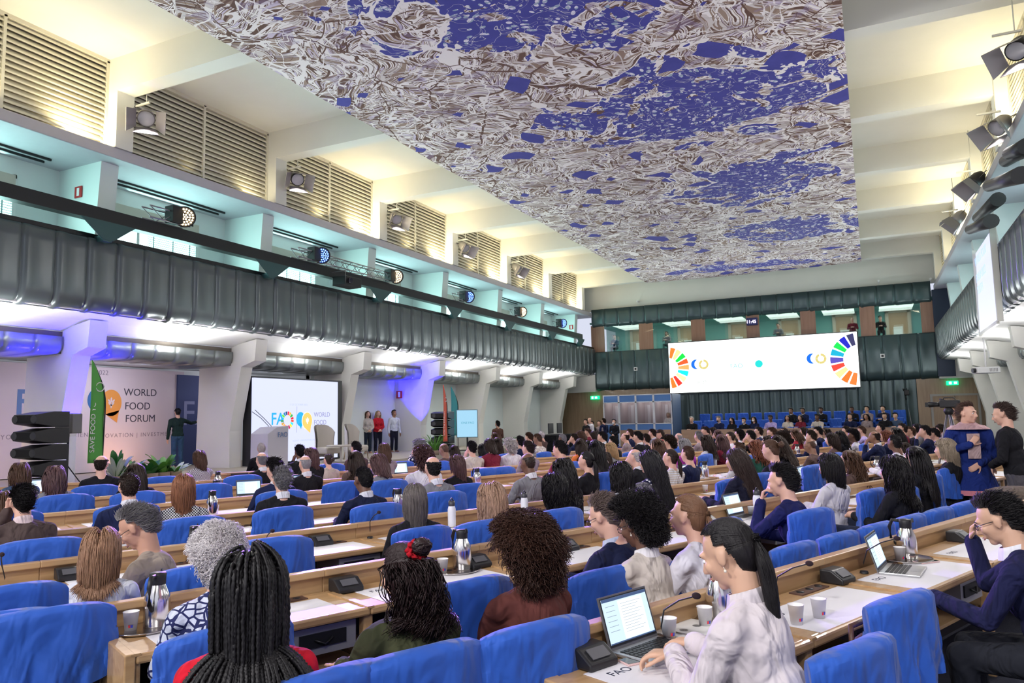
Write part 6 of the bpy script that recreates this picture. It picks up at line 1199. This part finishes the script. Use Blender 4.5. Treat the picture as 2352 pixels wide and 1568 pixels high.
put('laptop', make_laptop, 575, 1143, 'laptop with a green tinted sheet in the left middle rows', 'laptop', rz=FACE-12); put('laptop', make_laptop, 705, 1120, 'dark laptop in front of the woman in the beige blazer', 'laptop', rz=FACE-8); put('laptop', make_laptop, 912, 1143, 'laptop beside the man in the navy suit with cropped hair', 'laptop', rz=FACE-10); put('laptop', make_laptop, 925, 1090, 'dark laptop beside the person in the grey jacket', 'laptop', rz=FACE-8); put('laptop', make_laptop, 88, 1135, 'laptop with a white page at the far left desk', 'laptop', rz=FACE-16)
def make_phone(): t = MB().bb((-.038, -.078, 0), (.038, .078, .009)).build('smartphone', mat('phone_pink', (.72, .50, .48), .3), bevel=.004); MB().bb((-.034, -.074, .0091), (.034, .074, .0098)).build('screen', mat('glass_black', (.008, .008, .01), .08), t); return t
put('phone', make_phone, 1468, 1518, 'pink cased smartphone lying beside the open laptop on the near right desk', 'phone', rz=FACE+75); put('phone', make_phone, 2128, 1291, 'black notebook sized device lying behind the silver laptop', 'phone', rz=FACE+70)
for px, py, lab in ((1537, 1448, 'paper cup with a small red and blue mark right of the laptop screen'), (1830, 1433, 'left one of the two paper cups behind the woman in the white blouse'), (1882, 1418, 'right one of the two paper cups behind the woman in the white blouse'), (1620, 1400, 'paper cup on the steel tray hidden behind the typing woman'), (2068, 1272, 'paper cup standing in front of the steel jug on the right desk'), (300, 1422, 'upturned paper cup on the tray at the end of the near left desk'), (642, 1388, 'paper cup beside the black braids'), (1017, 1297, 'upturned paper cup on the tray beside the steel jug in the middle'), (1620, 1112, 'paper cup beside the jug in the middle rows'), (483, 1150, 'small cup beside the jug left of the laptops'), (1727, 1170, 'white cup between the laptop and the white bottle'), (240, 1142, 'paper cup beside the jug in the left rows'), (495, 1178, 'white cup behind the checked jacket'), (525, 1147, 'paper cup with crumpled tissue by the green laptop'), (535, 1118, 'small paper cup behind the green laptop'), (902, 1180, 'white mug behind the woman with the grey brown bob')):
    put('cup', make_cup, px, py, lab, 'cup')
for px, py, lab in ((360, 1420, 'steel vacuum jug on the tray at the end of the near left desk'), (1062, 1290, 'steel vacuum jug on a tray behind the woman with the red scrunchie'), (2085, 1273, 'steel vacuum jug with a big black handle on the right desk'), (447, 1268, 'steel vacuum jug behind the grey curls'), (1620, 1102, 'steel vacuum jug with copper reflections in the middle rows'), (210, 1143, 'steel vacuum jug in the left rows before the navy jacket'), (127, 1180, 'steel vacuum jug behind the brown suit'), (500, 1118, 'tall steel jug at the upper left desks'), (495, 1152, 'steel vacuum jug beside the paper cup and laptop'), (487, 1188, 'steel vacuum jug behind the checked jacket'), (1096, 1112, 'round steel jug beside the grey haired people in the middle'), (1135, 1055, 'small steel jug between the blue chairs under the far screen'), (915, 1178, 'steel jug half hidden by the grey brown bob'), (2016, 1093, 'copper coloured steel jug left of the long dark hair'), (1832, 1042, 'steel jug beside the bald man'), (1655, 1392, 'steel jug on the tray hidden behind the typing woman')):
    put('thermos', make_thermos, px, py, lab, 'vacuum jug', rz=(FACE+180 if 600 < px < 1650 or px > 1660 else 30 if px < 600 else 150))
for px, py, lab in ((330, 1425, 'round steel tray under the jug at the end of the near left desk'), (1045, 1297, 'round steel tray under the middle jug and cup'), (2078, 1276, 'round steel tray under the jug on the right desk'), (1610, 1397, 'round steel tray behind the typing woman')):
    put('tray', make_tray, px, py, lab, 'tray', z=.717)
for px, py, lab in ((1360, 1462, 'black microphone console behind the open laptop'), (1925, 1306, 'black microphone console left of the silver laptop'), (2205, 1222, 'black microphone console under the suited man'), (795, 1330, 'black microphone console on the near left desk behind the braids'), (1300, 1245, 'black microphone console beside the grey haired man'), (737, 1226, 'black microphone console on the desk of the grey haired man'), (1095, 1280, 'black device beside the middle jug'), (160, 1300, 'black microphone console beside the blond woman'), (1625, 1178, 'black console beside the ponytailed woman')):
    put('micbox', make_micbox, px, py, lab, 'microphone console')
for px, py, lab in ((1520, 1395, 'slim gooseneck microphone reaching over the chair of the afro-haired woman'), (1780, 1350, 'slim gooseneck microphone over the right desk beside the cups'), (1985, 1290, 'slim gooseneck microphone between console and laptop'), (610, 1320, 'slim gooseneck microphone over the blue chair behind the grey curls'), (955, 1300, 'slim gooseneck microphone beside the upturned cup'), (10, 1320, 'slim gooseneck microphone at the left edge'), (850, 1218, 'slim gooseneck microphone near the grey brown bob')):
    put('goose', gooseneck, px, py, lab, 'microphone', z=.72, rz=-10)
for px, py, lab in ((1038, 1198, 'white water bottle with a dark lid beside the striped shirt'), (1205, 1168, 'white slim water bottle beside the black jumper'), (1740, 1172, 'pale water bottle with a dark lid beside the navy jacket')):
    put('bottle', make_bottle, px, py, lab, 'bottle')
for px, py, lab in ((550, 1100, 'dark name sign on the front row desk'), (540, 1112, 'dark name sign with white lettering before the green laptop'), (255, 1140, 'dark name sign beside the cup in the left rows'), (180, 1180, 'dark boxy bag on the left desk')):
    put('sign', make_plate, px, py, lab, 'name sign', rz=FACE-10)
def make_papers(): m = MB(); m.bb((-.15, -.10, 0), (.15, .11, .004)); m.bb((-.14, -.11, .004), (.16, .10, .008), 0, TR(rz=.15)); return m.build('papers', mat('paper'))
for px, py, lab in ((1590, 1447, 'crumpled white papers beside the typing hands'), (1345, 1150, 'open white papers before the woman with the white hood'), (1690, 1178, 'white papers behind the ponytail'), (1985, 1115, 'stack of white papers beside the long dark hair'), (2150, 1055, 'white papers beside the greyish blond bob'), (1170, 1180, 'papers and pens beside the slim white bottle')):
    put('papers', make_papers, px, py, lab, 'papers')
# brown bag hanging behind the empty chair
p = TV*3.35+NV*(-1.55); t = empty('leather_bag', (p[0], p[1], .42), math.radians(FACE)); lb_ = mat('bag_leather', (.085, .035, .022), .5, bump=(14, .5, (1, 1, 1))); m = MB(); m.sph((0, 0, .12), (.20, .09, .20), (20, 12)); m.bb((-.17, -.07, -.05), (.17, .07, .10)); me = remesh(m, 'bag', .012, 4); b = bpy.data.objects.new('bag_body', me); COL.objects.link(b); b.parent = t; me.materials.append(lb_)
MB().tube([(-.14, 0, .26), (-.10, .02, .36), (.1, .02, .36), (.14, 0, .26)], .012, 8).build('strap', lb_, t); MB().tube([(.05, -.09, .16), (.05, -.1, .16)], .02, 12).build('buckle', chrome, t); tag(t, 'brown leather bag hanging between the right desk and the empty blue chair', 'bag')
# speckled coat over a chair back
p = on(1478, 1150, 2, .82); m = MB(); m.sph((0, 0, 0), (.30, .10, .20), (22, 14)); m.sph((.1, .05, -.1), (.22, .10, .25), (20, 12)); me = remesh(m, 'coat', .02, 4); o = bpy.data.objects.new('coat', me); COL.objects.link(o); me.materials.append(cloth((.06, .06, .08), 'tweed')); o.location = tuple(p); o.rotation_euler = (0, 0, math.radians(FACE)); tag(o, 'grey tweed coat thrown over a chair back beside the afro-haired woman', 'coat')
def coats(px, py, c, lab, s=(.35, .2, .3)):
    p = on(px, py, 2, .8); m = MB(); m.sph((0, 0, 0), s, (22, 14)); m.sph((.1, .1, -.15), (s[0]*.8, s[1], s[2]), (20, 12)); me = remesh(m, 'coat', .03, 5); o = bpy.data.objects.new('coat', me); COL.objects.link(o); me.materials.append(cloth(c)); o.location = tuple(p); tag(o, lab, 'coat')
coats(2338, 1140, (.14, .11, .09), 'bulky brown grey coat heaped on a chair at the right edge below the standing men', (.34, .18, .11))
# row of darker chairs seen behind the right desk
# ================================================================ labels that would read the same get their place in the photo
from collections import defaultdict
ORD = ['leftmost', '2nd from left', '3rd from left', '4th from left', '5th from left', '6th from left', '7th from left', '8th from left', '9th from left', '10th from left']
bpy.context.view_layer.update()
def nm(i):
    i += 1; return '%d%s' % (i, 'th' if 10 <= i % 100 <= 20 else {1: 'st', 2: 'nd', 3: 'rd'}.get(i % 10, 'th'))
g = defaultdict(list)
for o in THINGS: g[o['label']].append(o)
for lab, os_ in g.items():
    if len(os_) > 1:
        os_.sort(key=lambda o: proj(np.array(o.matrix_world.translation))[0])
        for i, o in enumerate(os_):
            w = lab.split(); extra_ = ('leftmost of %d' % len(os_)) if i == 0 else ('rightmost of %d' % len(os_)) if i == len(os_)-1 else '%s from left of %d' % (nm(i), len(os_))
            k = 16-len(extra_.split()); o['label'] = ' '.join(w[:k]).rstrip(',')+', '+extra_
            if not o.get('group'): o['group'] = lab
